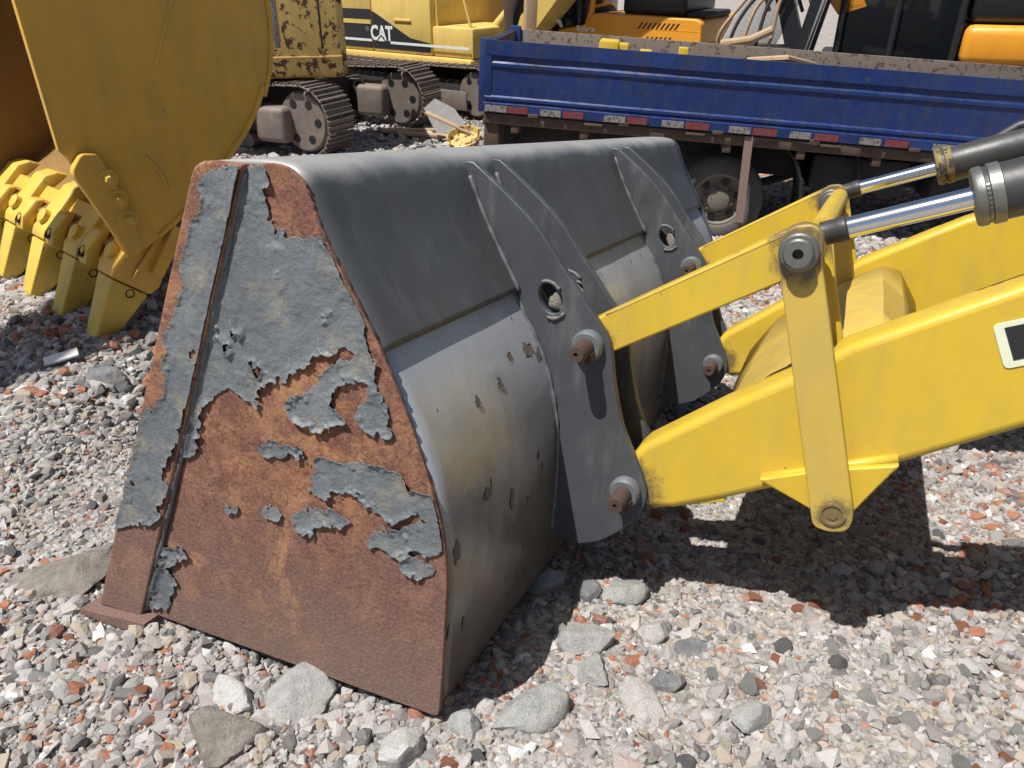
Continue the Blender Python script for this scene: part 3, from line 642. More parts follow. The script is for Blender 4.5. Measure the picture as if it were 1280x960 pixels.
# side cutter with three bolts
sc = yplate('side_cutter', [rounded([(.185, .655), (.128, .722), (.058, .712), (0, .52), (-.028, .318), (-.018, .262), (.010, .245), (.036, .262)], [.03, .02, .02, .05, .03, .02, .02, .03])], .097, .137, M['digger_yellow'], dig, .006)
for c in ((.048, .602), (.026, .511), (.004, .417)):
    bb = MB().lathe((c[0], Y(.136), c[1]), (0, ydir, 0), [(0, .043), (.003, .043), (.006, .040), (.006, .03)], 32).build('bolt_seat', M['digger_yellow'], sc, 30)
    MB().lathe((c[0], Y(.137), c[1]), (0, ydir, 0), [(0, .024), (.012, .024), (.012, .0185), (.026, .0175), (.028, .012)], 6).build('bolt', M['tooth_yellow'], sc, 30)
ADA = [(.124, .155), (.104, .198), (-.10, .376), (-.17, .385), (-.245, .350), (-.22, .275), (-.085, .045), (-.03, .023)]
def extr(name, prof, h0, h1, mat, par, dv=0, bev=.006):
    """solid with side outline prof, half width h0 tapering to h1 at its far (tip) end"""
    xs = [(p[0]*.68-p[1]*.73) for p in prof]; lo, hi = min(xs), max(xs); bm = bmesh.new(); rings = []
    for s_ in (-1, 1):
        rings.append([bm.verts.new((p[0], Y(dv)+s_*(h0+(h1-h0)*((t-lo)/(hi-lo))), p[1])) for p, t in zip(prof, xs)])
    bm.faces.new(rings[0]); bm.faces.new(rings[1][::-1])
    for i in range(len(prof)): bm.faces.new((rings[0][i], rings[0][(i+1) % len(prof)], rings[1][(i+1) % len(prof)], rings[1][i]))
    bmesh.ops.recalc_face_normals(bm, faces=bm.faces[:])
    bmesh.ops.bevel(bm, geom=bm.edges[:], offset=bev, segments=2, affect='EDGES', profile=.5, clamp_overlap=True)
    o = MB(); o.bm.free(); o.bm = bm; return o.build(name, mat, par, 40)
TOO = [(.116, .152), (.250, -.112), (.238, -.132), (.205, -.140), (.150, -.122), (-.024, .028)]
for i in range(5):
    dv = -i*SP
    t_ = extr('bucket_tooth', TOO, .078, .056, M['tooth_yellow'], dig, dv, .008)
    MB().lathe((.055, Y(dv+.070), .062), (0, ydir, 0), [(0, .022), (.008, .022), (.009, .017), (.001, .015)], 20).build('retaining_pin', M['hole'], t_, 30)
    ad = extr('tooth_adapter', [(x*.985-.004, z+.006) for x, z in ADA], .076, .080, M['tooth_yellow'] if i else M['digger_yellow'], dig, dv, .010)
    MB().lathe((.062, Y(dv), .262), (.75, 0, .66), [(-.03, .038), (.008, .038), (.012, .03), (.012, .0001)], 24).build('wear_cap', M['tooth_yellow'], ad, 30)
    if i == 0:
        for q in range(3):
            o_ = q*.03
            MB().tube([(-.19+o_*.6, Y(.088), .335-o_*.3), (-.06+o_*.6, Y(.089), .215-o_*.4), (.0+o_*.6, Y(.088), .15-o_*.4)], [.005, .007, .004], 7).build('weld_scar', M['digger_yellow'], ad, 180)
        yplate('heel_block', [rounded([(-.21, .335), (-.26, .29), (-.10, .10), (-.055, .135)], .01)], .06, .105, M['digger_yellow'], ad, .005)
    if i < 4:
        sh = extr('lip_shroud', [(.135, .165), (.115, .235), (.03, .31), (-.02, .30), (.06, .20), (.08, .13)], .05, .045, M['tooth_yellow'], dig, dv-SP*.5, .012)
        MB().lathe((.118, Y(dv-SP*.5), .222), (.76, 0, .65), [(-.02, .028), (.006, .028), (.007, .024), (-.004, .02)], 18).build('shroud_eye', M['hole'], sh, 30)

# ------------------------------------------------------------------ blue dropside truck
TM = frame((-.218, 7.155, 1.509), (.983, -.176, -.054), (.054, -.01, .999))
truck = tag(empty('dropside_truck', TM), 'dusty blue dropside truck with red and white tape along its bed', 'truck')
TL = 4.9; BH = .585
def side_board(par, y, sgn, name='side_board'):
    pr = [(0, 0), (-.022, 0), (-.022, -.115), (-.006, -.13), (-.006, -.165), (-.016, -.18), (-.016, -.205), (-.004, -.218), (-.004, -.445), (-.018, -.458), (-.018, -.480), (-.006, -.492), (-.006, -.50), (-.024, -.512), (-.024, -BH), (0, -BH)]
    bm = bmesh.new(); rows = []
    for x in np.linspace(0, TL, 90):
        dent = lambda z: .014*(float(fbm(np.array(x*2.1), np.array(z*3.), 3, 15))-.5)*2 + .012*math.exp(-((x-1.45)/.10)**2-((z+.02)/.05)**2)
        rows.append([bm.verts.new((x, y+sgn*(-d_)+dent(z), z)) for d_, z in pr])
    for A, B in zip(rows, rows[1:]):
        for i in range(len(pr)): bm.faces.new((A[i], A[(i+1) % len(pr)], B[(i+1) % len(pr)], B[i]))
    bm.faces.new(rows[0]); bm.faces.new(rows[-1][::-1])
    o = MB(); o.bm.free(); o.bm = bm; return o.build(name, M['blue'], par, 25)
sb = side_board(truck, 0, -1)
for v in sb.data.vertices: pass
# flip so that the ribs face out of the bed
fb = MB().box(0, TL, 1.43, 1.46, -BH, -.02, .005).build('side_board', M['bed_inside'], truck)
tb = MB().box(-.03, .0, .03, 1.43, -BH, -.02, .006).build('tail_board', M['blue'], truck)
MB().box(.001, .008, .04, 1.42, -BH, -.03).build('board_lining', M['bed_inside'], tb)
for y_ in (.02, 1.44):
    MB().box(-.055, .06, y_-.035, y_+.03, -BH-.005, .01, .012).build('corner_post', M['blue'], truck)
MB().box(.01, TL, .015, 1.43, -BH-.03, -BH+.03).build('bed_floor', M['bed_inside'], truck)
MB().box(0, TL, .012, .024, -BH+.05, -.03).build('board_lining', M['bed_inside'], sb)
MB().box(.0, TL, -.01, .05, -BH-.10, -BH-.012, .008).build('bed_rail', M['frame_rust'], truck)
for x in np.arange(.25, TL, .62): MB().box(x, x+.07, .0, 1.4, -BH-.17, -BH-.10, .005).build('cross_bearer', M['frame_rust'], truck)
for x in (.9, 1.78, 2.9): MB().box(x, x+.16, -.035, -.008, -BH-.045, -BH-.022, .004).build('latch', M['frame_rust'], truck)
for y_ in (.45, .95): MB().box(.1, TL+1, y_, y_+.08, -BH-.42, -BH-.17, .01).build('chassis_rail', M['dark'], truck)
MB().box(.0, .14, .02, .30, -BH-.34, -BH-.10, .01).build('rear_bracket', M['frame_rust'], truck)
MB().box(.02, .07, .15, 1.3, -BH-.50, -BH-.40, .01).build('rear_bumper', M['dark'], truck)
for y_ in (.4, 1.1): MB().box(.14, .22, y_-.02, y_+.02, -BH-.48, -BH-.12).build('bumper_stay', M['dark'], truck)
xs_ = [.02, .52, 1.05, 1.58, 2.12, 2.66, 3.2, 3.74, 4.28]
for x in np.arange(.4, TL, .8): MB().box(x, x+.09, -.036, -.024, -BH-.02, -BH+.012, .004).build('board_hinge', M['frame_rust'], sb)
for x in xs_:
    x += rs_.uniform(-.03, .03)
    MB().box(x, x+.17+rs_.random()*.025, -.0395, -.0385, -.578, -.522).build('reflective_tape', M['tape_white'], sb)
    MB().box(x+.20, x+.37+rs_.random()*.03, -.0395, -.0385, -.577, -.521).build('reflective_tape', M['red'], sb)
def truck_wheel(x, y, name='wheel'):
    w = MB().lathe((x, y, -1.206), (0, 1, 0), [(.02, .235), (0, .26), (-.005, .31), (.012, .365), (.045, .392), (.10, .40), (.16, .392), (.20, .365), (.21, .31), (.20, .25)], 56, False).build(name, M['dust_rubber'], truck, 60)
    r = MB().lathe((x, y, -1.206), (0, 1, 0), [(.018, .225), (.012, .245), (.03, .245), (.03, .215), (.07, .20), (.085, .15), (.06, .10), (.03, .095), (.02, .06), (.02, .0001)], 48, False).build('rim', M['rim'], w, 30)
    for a in range(6):
        t_ = a*math.pi/3+.3
        MB().lathe((x+.172*math.cos(t_), y+.066, -1.206+.172*math.sin(t_)), (0, -1, 0), [(0, .033), (.012, .033)], 18).build('hand_hole', M['hole'], r, 30)
        t_ += .5
        MB().lathe((x+.122*math.cos(t_), y+.07, -1.206+.122*math.sin(t_)), (0, -1, 0), [(0, .013), (.03, .013), (.034, .009)], 6).build('wheel_nut', M['frame_rust'], r, 30)
    return w
truck_wheel(2.17, .10); truck_wheel(2.17, .36); truck_wheel(2.17, 1.16)
MB().tube([(2.17, .2, -1.206), (2.17, 1.25, -1.206)], .08, 18).build('rear_axle', M['dark'], truck)
MB().tube([(1.5, .50, -.98), (1.8, .50, -1.10), (2.17, .50, -1.13), (2.55, .50, -1.10), (2.85, .50, -.98)], .04, 8).build('leaf_spring', M['dark'], truck)
MB().hull([(2.275, -.02, -.60), (2.345, -.02, -.60), (2.275, .0, -.60), (2.345, .0, -.60), (2.33, -.055, -1.34), (2.40, -.055, -1.34), (2.33, -.035, -1.34), (2.40, -.035, -1.34)]).build('hanging_strap', M['strap'], truck)
MB().tube([(2.36, -.046, -1.33), (2.355, -.05, -1.39)], [.034, .026], 8).build('strap_end', M['frame_rust'], truck)
pf = [(2.66, -.68), (2.76, -.78), (2.83, -.93), (2.87, -1.08), (2.88, -1.24)]
bm = MB().sweep(pf, .02, .5, 2).build('mud_flap', M['dark'], truck, 60, solid=.02)
bm = MB().sweep([(3.25, -.68), (3.30, -.85), (3.36, -1.05)], .05, .45, 2).build('mud_flap', M['dark'], truck, 60, solid=.02)
MB().box(2.9, 3.7, .12, .55, -1.02, -.72, .03).build('tool_box', M['dark'], truck)
MB().box(3.9, 4.5, .1, .6, -1.05, -.70, .06).build('fuel_tank', M['dark'], truck)
# cab, beyond the right edge of the picture
cab = MB().hull([(TL+.12, y_, z) for y_ in (.08, 1.40) for z in (-1.1, .55)] + [(TL+1.7, y_, -1.1) for y_ in (.08, 1.40)] + [(TL+1.7, y_, -.3) for y_ in (.08, 1.40)] + [(TL+1.45, y_, .55) for y_ in (.12, 1.36)]).build('cab', M['blue'], truck, 30)
MB().box(TL+.45, TL+1.35, .06, .09, -.25, .42, .01).build('cab_window', M['glass'], cab)
truck_wheel(TL+.9, .10); truck_wheel(TL+.9, 1.16)
# scrap lying in the bed
def inbed(name, mb, mat, label, cat, group=None):
    o = mb.build(name, mat); o.matrix_world = TM; return tag(o, label, cat, group)
FZ = -BH+.03
inbed('yellow_bracket', MB().box(.95, 1.12, .12, .34, FZ, .05, .02).box(1.04, 1.2, .14, .30, -.10, .03, .01), M['yellow'], 'stubby yellow steel bracket showing over the tail end of the blue truck bed', 'scrap part')
inbed('yellow_beam', MB().box(1.15, 1.62, .08, .20, -.05, .005, .01, Matrix.Rotation(rad(1.5), 4, 'Y')).box(1.3, 1.4, .1, .2, FZ, .0, .01), M['yellow'], 'flat yellow steel beam lying along the near board of the truck bed', 'scrap part')
inbed('yellow_tab', MB().box(1.62, 1.70, .05, .13, FZ, .045, .008).box(1.60, 1.72, .05, .15, FZ, -.2, .01), M['yellow'], 'small yellow tab peeping over the middle of the truck side board', 'scrap part')
inbed('scrap_bar', MB().tube([(2.2, .2, -.03), (2.5, .12, .015), (2.8, .5, -.05)], [.025, .03, .02], 8).tube([(2.2, .2, -.03), (2.1, .3, FZ)], .02, 8), M['wood'], 'ochre scrap bar bent over the truck side board near the wheel', 'scrap part')
inbed('scrap_sheet', MB().box(.35, .75, .25, .29, FZ, -.035, .01), M['tape_white'], 'pale flat panel leaning inside the tail corner of the truck bed', 'scrap part')

# ------------------------------------------------------------------ crawler machines behind
SHOE = None
def shoe_mesh(wid):
    b = MB().box(-.082, .082, 0, wid, 0, .018, .004, None, 1).box(-.07, -.055, 0, wid, .018, .045, .003, None, 1).box(-.005, .01, 0, wid, .018, .038, .003, None, 1).box(.06, .075, 0, wid, .018, .038, .003, None, 1)
    bmesh.ops.recalc_face_normals(b.bm, faces=b.bm.faces[:])
    me = bpy.data.meshes.new('track_shoe'); b.bm.to_mesh(me); b.bm.free(); me.materials.append(M['track']); return me
def track(par, x1, y0, wid, R, length, zc, me, motor=True, only=None):
    """track whose end wheel is centred at x1 and which runs back along -x; outer face at y0 (towards -y)"""
    tr = MB().box(x1-length+.1, x1-.25, y0+.10, y0+wid-.10, zc-R*.45, zc+R*.42, .03).build('track_frame', M['dark'], par)
    sp = MB().lathe((x1, y0+.06, zc), (0, 1, 0), [(0, R*.28), (0, R*.80), (.03, R*.86), (.10, R*.86), (.10, R*.5)], 40).build('drive_wheel', M['track'], tr, 30)
    for a in range(6):
        t_ = a*math.pi/3
        MB().lathe((x1+R*.56*math.cos(t_), y0+.062, zc+R*.56*math.sin(t_)), (0, -1, 0), [(0, R*.13), (.004, R*.13)], 16).build('lightening_hole', M['hole'], sp, 30)
    if motor:
        MB().box(x1-.62, x1-.16, y0-.10, y0+.2, zc-R*.62, zc+R*.42, .07, None, 4).build('travel_motor', M['track'], tr)
        MB().tube([(x1-.5, y0-.03, zc+R*.4), (x1-.55, y0-.05, zc+R*.7), (x1-.8, y0-.02, zc+R*.6), (x1-1.1, y0+.02, zc+R*.3)], .018, 8).build('oil_hose', M['rubber'], tr)
    for x in np.arange(x1-length+.4, x1-.5, .42):
        MB().lathe((x, y0+.08, zc-R*.72), (0, 1, 0), [(0, .03), (0, .09), (wid-.16, .09), (wid-.16, .03)], 20).build('track_roller', M['track'], tr, 30)
    for x in (x1-length*.35, x1-length*.7):
        MB().lathe((x, y0+.04, zc+R*.66), (0, 1, 0), [(0, .02), (0, .07), (wid-.16, .07)], 18).build('carrier_roller', M['track'], tr, 30)
    MB().lathe((x1-length, y0+.08, zc), (0, 1, 0), [(0, R*.2), (0, R*.82), (wid-.16, R*.82), (wid-.16, R*.2)], 30).build('idler', M['track'], tr, 30)
    per = 2*length+2*math.pi*R; n = int(per/.172)
    for k in range(n):
        s_ = per*k/n
        if s_ < length: p = (x1-length+s_, y0, zc+R); a = 0
        elif s_ < length+math.pi*R: t_ = (s_-length)/R; p = (x1+R*math.sin(t_), y0, zc+R*math.cos(t_)); a = t_
        elif s_ < 2*length+math.pi*R: p = (x1-(s_-length-math.pi*R), y0, zc-R); a = math.pi
        else: t_ = (s_-2*length-math.pi*R)/R; p = (x1-length-R*math.sin(t_), y0, zc-R*math.cos(t_)); a = math.pi+t_
        o = bpy.data.objects.new('track_shoe', me); COL.objects.link(o); o.parent = tr
        sag = -.035*math.sin(math.pi*min(1, s_/length)) if s_ < length else 0
        o.matrix_local = Matrix.Translation((p[0], p[1], p[2]+sag)) @ Matrix.Rotation(a, 4, 'Y')
        # shoes sit in the frame of the track
    return tr
sm5 = shoe_mesh(.50)
# old digger with the rusty counterweight
AM = frame((-2.48, 9.45, 0), (.90, -.43, 0))
digA = tag(empty('crawler_excavator', AM), 'old crawler excavator with scraped rusty yellow counterweight above dark tracks', 'excavator')
track(digA, 0, -.05, .50, .40, 3.0, .42, sm5)
track(digA, .05, 1.95, .50, .40, 3.0, .42, sm5)
MB().box(-2.4, -.75, .35, 2.0, .35, .72, .05).build('undercarriage', M['dark'], digA)
AI = AM.inverted()
def in_frame(mb, Minv): bmesh.ops.transform(mb.bm, matrix=Minv, verts=mb.bm.verts[:]); return mb
HX = frame((-1.93, 9.72, 0), (.976, .215, 0))
cw = in_frame(MB().box(-2.3, 0, 0, 1.0, .88, 2.45, .09, HX, 4), AI).build('counterweight', M['old_yellow'], digA, 40)
in_frame(MB().box(-2.25, -.06, -.018, .02, 1.10, 1.125, .006, HX), AI).build('counterweight_seam', M['old_yellow'], cw)
in_frame(MB().box(-.80, -.735, -.006, .004, 1.22, 2.3, .002, HX), AI).build('marker_stripe', M['tape_white'], cw)
in_frame(MB().box(-.28, -.26, -.004, .004, 1.2, 2.3, .001, HX), AI).build('panel_gap', M['hole'], cw)
in_frame(MB().box(-2.6, -1.1, 1.0, 3.0, .95, 2.3, .05, HX), AI).build('upper_body', M['old_yellow'], digA, 40)
MB().lathe((-1.6, 1.2, .70), (0, 0, 1), [(0, .6), (.26, .6)], 32).build('slew_ring', M['dark'], digA, 40)

# second digger, with lettering on its black stripe
BM_ = frame((-2.038, 13.145, 1.082), (.79, -.61, 0))
digB = tag(empty('crawler_excavator', BM_), 'pale yellow crawler excavator with white lettering on a black side stripe', 'excavator')
pb = MB().box(-3.2, -.205, .0, 2.4, -.25, 1.6, .03).build('engine_housing', M['cat_yellow'], digB)
MB().box(-.195, 1.05, .0, 2.4, -.25, .62, .03).build('side_door', M['cat_yellow'], digB)
MB().box(1.05, 1.84, .03, 1.2, -.25, .16, .03).build('battery_box', M['cat_yellow'], digB)
MB().box(-3.2, 1.84, -.03, 2.4, -.39, -.255, .03).build('deck_rail', M['cat_yellow'], digB)
plate('black_stripe', [[(-2.6, -.20), (-2.6, .35), (-.215, .35), (-.215, -.20)]], -.006, .002, M['black'], digB, .001)
plate('black_stripe', [[(-.185, -.20), (-.185, .33), (-.10, .30), (.62, -.02), (1.03, -.075), (1.03, -.20)]], -.006, .002, M['black'], digB, .001)
plate('white_line', [[(-2.6, -.11), (-2.6, -.075), (-.215, -.075), (-.215, -.11)]], -.010, -.0065, M['white'], digB, .0006)
plate('white_line', [[(.20, -.125), (.20, -.09), (1.80, -.09), (1.80, -.125)]], -.012, -.0065, M['white'], digB, .0006)
plate('stripe_panel', [[(-2.6, .14), (-2.6, .20), (-.215, .20), (-.215, .14)]], -.012, -.0065, M['cat_yellow'], digB, .0006)
MB().box(-.34, -.26, -.012, -.006, .03, .10, .002).build('door_lock', M['steel'], digB)
ct = lettering('lettering', 'CAT', .285, Matrix.Translation((.01, -.0085, .01)), M['white'], digB, .002, .010, .86)
plate('letter_triangle', [[(-.11, -.095), (.11, -.095), (0, .0)]], -.0128, -.0088, M['black'], digB, .0004)
plate('letter_triangle', [[(-.075, -.0955), (.075, -.0955), (0, -.03)]], -.0150, -.0129, M['white'], digB, .0004)
MB().box(.30, .66, -.02, .01, .20, .235, .008).build('grab_rail', M['cat_yellow'], digB)
MB().tube([(1.1, .1, .16), (1.1, .1, .75), (1.55, .1, .75), (1.75, .1, .16)], .02, 8).build('hand_rail', M['cat_yellow'], digB)
MB().hull([(x, y_, z) for y_ in (1.0, 1.5) for x, z in ((1.75, .05), (2.05, -.1), (4.6, 2.6), (4.3, 2.8))]).build('boom', M['cat_yellow'], digB, 30)
MB().tube([(1.6, .7, .02), (3.4, .8, 1.7)], .075, 16).build('boom_cylinder', M['cat_yellow'], digB)
MB().tube([(2.1, .4, -.2), (2.6, .45, 1.2)], .09, 14).build('stay', M['dark'], digB)
sm6 = shoe_mesh(.6)
track(digB, 2.0, -.20, .6, .36, 4.2, -.70, sm6, motor=False)
MB().box(-2.8, 1.6, .25, 2.2, -.80, -.42, .05).build('undercarriage', M['dark'], digB)
MB().box(-2.6, 1.9, -.22, -.19, -.93, -.66, .01).build('track_guard', M['track'], digB)

# orange digger
CM = frame((1.078, 12.615, 1.156), (.86, -.51, 0))
digC = tag(empty('crawler_excavator', CM), 'orange crawler excavator with slanted vents and a black engine hood', 'excavator')
plate('side_panel', [rounded([(-.44, -.10), (-.43, .02), (.0, .10), (.12, .24), (.2, .262), (1.72, .225), (1.80, .18), (1.82, -.10)], [.02, .03, .05, .05, .03, .03, .04, .03])], -.02, 1.9, M['orange'], digC, .02, 3)
MB().box(-1.2, 1.82, -.0, 1.9, -.30, -.10, .02).build('deck', M['orange'], digC)
MB().box(.53, 1.50, .15, 1.5, .25, .52, .07, None, 4).build('engine_hood', M['black'], digC)
MB().box(1.50, 1.78, .2, 1.4, .22, .30, .03).build('hood_step', M['dark'], digC)
for r_, z0_ in ((0, .105), (1, -.075)):
    for q in range(9 if r_ == 0 else 6):
        x = .86+q*.068+r_*.10; plate('vent_slot', [[(x, z0_-.028), (x+.026, z0_-.028), (x+.085, z0_+.058), (x+.058, z0_+.058)]], -.0235, -.0195, M['hole'], digC, .0003)
plate('panel_groove', [[(.15, .085), (.15, .095), (1.76, .075), (1.76, .065)]], -.0225, -.0195, M['orange'], digC, .0003)
for x in (.42, .62): MB().box(x, x+.09, -.03, -.02, -.06, .0, .004).build('panel_latch', M['cat_yellow'], digC)
lettering('lettering', 'Robex', .115, Matrix.Translation((.035, -.0225, .045)), M['white'], digC, .0015, .003)
cabC = MB().box(-1.15, .06, .05, 1.1, -.08, 1.5, .05).build('cab', M['glass'], digC)
MB().tube([(.02, .03, .05), (.10, .03, .28), (.13, .03, .6), (.13, .03, 1.5)], .045, 10).build('cab_pillar', M['orange'], digC)
MB().tube([(-1.15, .03, -.08), (-1.15, .03, 1.5)], .045, 10).build('cab_pillar', M['orange'], digC)
MB().tube([(-.55, .03, .0), (-.55, .03, 1.5)], .025, 10).build('door_pillar', M['black'], digC)
MB().tube([(-.75, -.02, .5), (-.68, -.03, .32), (-.52, -.03, .20), (-.40, -.02, .12), (-.36, -.02, .05)], [.02, .04, .03, .035, .012], 8).build('rag', M['cloth'], digC, 180)
track(digC, 1.9, .0, .6, .36, 3.6, -.74, sm6, motor=False)
MB().box(-1.8, 1.5, .3, 1.8, -.85, -.3, .05).build('undercarriage', M['dark'], digC)

# dark machine with an orange boom, right
DM = frame((3.2, 10.45, 0), (.93, -.37, 0))
digD = tag(empty('excavator', DM), 'black armed excavator with an orange boom and dark cab behind the blue truck', 'excavator')
MB().hull([(x, y_, z) for y_ in (.0, .3) for x, z in ((-.08, 1.95), (.10, 1.98), (.42, 1.18), (.25, 1.02))]).build('stick', M['black'], digD, 30)
MB().hull([(x, y_, z) for y_ in (-.1, .25) for x, z in ((.30, 1.0), (.52, 1.0), (.72, 2.1), (.50, 2.1))]).build('swing_post', M['black'], digD, 30)
MB().tube([(.45, -.15, 1.05), (.62, -.15, 1.9)], .035, 14).build('ram', M['chrome'], digD)
MB().hull([(x, y_, z) for y_ in (.1, .4) for x, z in ((.15, 2.2), (.75, 1.52), (1.05, 1.62), (.55, 2.4))]).build('boom', M['orange'], digD, 30)
cD = MB().box(.78, 2.1, .1, 1.4, .75, 2.6, .05).build('cab', M['glass'], digD)
for x in (.80, 1.4, 2.08): MB().tube([(x, .08, .8), (x, .08, 2.6)], .04, 8).build('cab_pillar', M['black'], digD)
MB().box(.6, 3.9, .0, 1.9, .55, 1.02, .05).build('deck', M['dark'], digD)
MB().box(2.15, 3.9, .0, 1.9, 1.02, 1.45, .10, None, 3).build('engine_cover', M['orange'], digD)
MB().box(2.15, 3.8, .1, 1.8, 1.45, 2.2, .12, None, 3).build('engine_hood', M['black'], digD)
MB().box(.4, 3.8, .0, .5, .0, .55, .15, None, 3).build('track', M['track'], digD)
MB().box(.4, 3.8, 1.5, 2.0, .0, .55, .15, None, 3).build('track', M['track'], digD)
for q in range(5):
    x = -.55+q*.13
    MB().tube(catmull([(x, -.05*q, .95), (x-.06+q*.03, -.1, 1.25), (x+.12, -.08, 1.55+q*.04), (x+.35, .0, 1.8), (x+.5, .08, 1.55)], 5), .022, 8).build('hydraulic_hose', M['rubber'] if q % 2 else M['wood'], digD, 180)
MB().box(-.62, .3, -.15, .5, .1, 1.15, .05).build('blade_frame', M['dark'], digD)
MB().tube([(-.55, -.2, 1.18), (-.2, -.2, 1.24), (.05, -.2, 1.36)], .05, 10).build('hinge_arm', M['wood'], digD)

# loose things in the yard behind
def loose(name, mb, mat, label, cat, loc=(0, 0, 0), rot=(0, 0, 0), group=None, smooth=35):
    o = mb.build(name, mat, None, smooth); o.location = loc; o.rotation_euler = rot; return tag(o, label, cat, group)
def gz(x, y): return float(ground_z(x, y))
loose('concrete_slab', MB().box(-.33, .33, -.05, .05, 0, 2.1, .02), M['rock_grey'], 'tall grey speckled slab leaning behind the truck beside the hoses', 'slab', (2.66, 11.3, gz(2.66, 11.3)-.02), (rad(-8), rad(24), rad(-15)))
loose('wooden_post', MB().box(-.08, .08, -.06, .06, 0, 2.2, .01), M['wood'], 'brown wooden post standing behind the tail of the truck', 'post', (.20, 11.6, gz(.2, 11.6)-.02), (0, rad(2), .3))
loose('rusty_post', MB().box(-.06, .06, -.06, .06, 0, 2.3, .01), M['frame_rust'], 'dark rusty steel post standing left of the wooden post', 'post', (.0, 11.75, gz(0, 11.75)-.02), (0, rad(-2), .1))
loose('plastic_pan', MB().lathe((0, 0, 0), (0, 0, 1), [(0, .18), (.02, .20), (.08, .22), (.095, .225), (.10, .21), (.03, .18), (.03, .01)], 32), M['old_yellow'], 'round yellow pan lying on the rubble by the truck tail', 'pan', (-.60, 10.1, gz(-.60, 10.1)+.08), (rad(24), rad(-10), 0))
loose('plank', MB().box(-.42, .42, -.05, .05, -.015, .015, .004), M['wood'], 'brown plank propped over the yellow pan', 'plank', (-.74, 10.3, gz(-.74, 10.3)+.24), (0, rad(20), rad(-18)))
loose('broken_board', MB().hull([(x, y_, z) for y_ in (-.012, .012) for x, z in ((-.22, 0), (.2, -.02), (.1, .30), (-.12, .50), (-.30, .42))]), M['rock_pale'], 'pale broken board standing on edge behind the yellow pan', 'board', (-.78, 10.75, gz(-.78, 10.75)+.06), (rad(-12), rad(-14), .2))
for i, (x, y, rz, ln_) in enumerate([(-1.2, 10.9, .3, 1.2), (-1.1, 10.6, -.1, .9)]):
    loose('plank', MB().box(-ln_/2, ln_/2, -.07, .07, -.02, .02, .004), M['wood'], ['long grey-brown plank lying flat left of the yellow pan', 'short brown plank lying nearest the far track'][i], 'plank', (x, y, gz(x, y)+.07), (0, rad(3), rz))
loose('plastic_sheet', MB().box(-.08, .06, -.025, .03, 0, .012, .004), M['white'], 'white plastic scrap lying on the shaded gravel below the digger teeth', 'plastic scrap', (-1.96, 3.0, gz(-1.96, 3.0)+.03), (rad(14), rad(-8), rad(28)))

# ------------------------------------------------------------------ rubble
def rock_mesh(name, seed, size, sub=3, rough=.06, planes=14):
    rg = np.random.default_rng(seed)
    bm = bmesh.new(); bmesh.ops.create_icosphere(bm, subdivisions=sub, radius=1)
    N_ = rg.normal(size=(planes, 3)); N_ /= np.linalg.norm(N_, axis=1)[:, None]; D_ = rg.uniform(.62, 1., planes)
    V = np.array([v.co[:] for v in bm.verts]); V /= np.linalg.norm(V, axis=1)[:, None]
    c = V @ N_.T; r = np.where(c > .05, D_/np.maximum(c, .05), 9.).min(1); r = np.minimum(r, 1.25)
    n_ = fbm(V[:, 0]*2.2+seed, V[:, 1]*2.2+V[:, 2]*1.7, 4, seed) + fbm(V[:, 2]*2.6+9, V[:, 0]*2.1-V[:, 1], 4, seed+5) - 1
    n2_ = fbm(V[:, 0]*9+seed, V[:, 1]*9+V[:, 2]*7, 3, seed+2)-.5
    r = r*(1+rough*2.2*n_+rough*.8*n2_); P = V*r[:, None]*np.array(size)
    for v, q in zip(bm.verts, P): v.co = q
    me = bpy.data.meshes.new(name); bm.to_mesh(me); bm.free(); shade(me, 38); return me
def in_bucket(x, y, pad=0.):
    z = ground_z(x, y); P = np.stack([x, y, z, np.ones_like(x)], 0); L = LMI @ P
    return (L[0] > -.93+pad) & (L[0] < .0-pad) & (L[1] > 0.05+pad) & (L[1] < BW-pad)
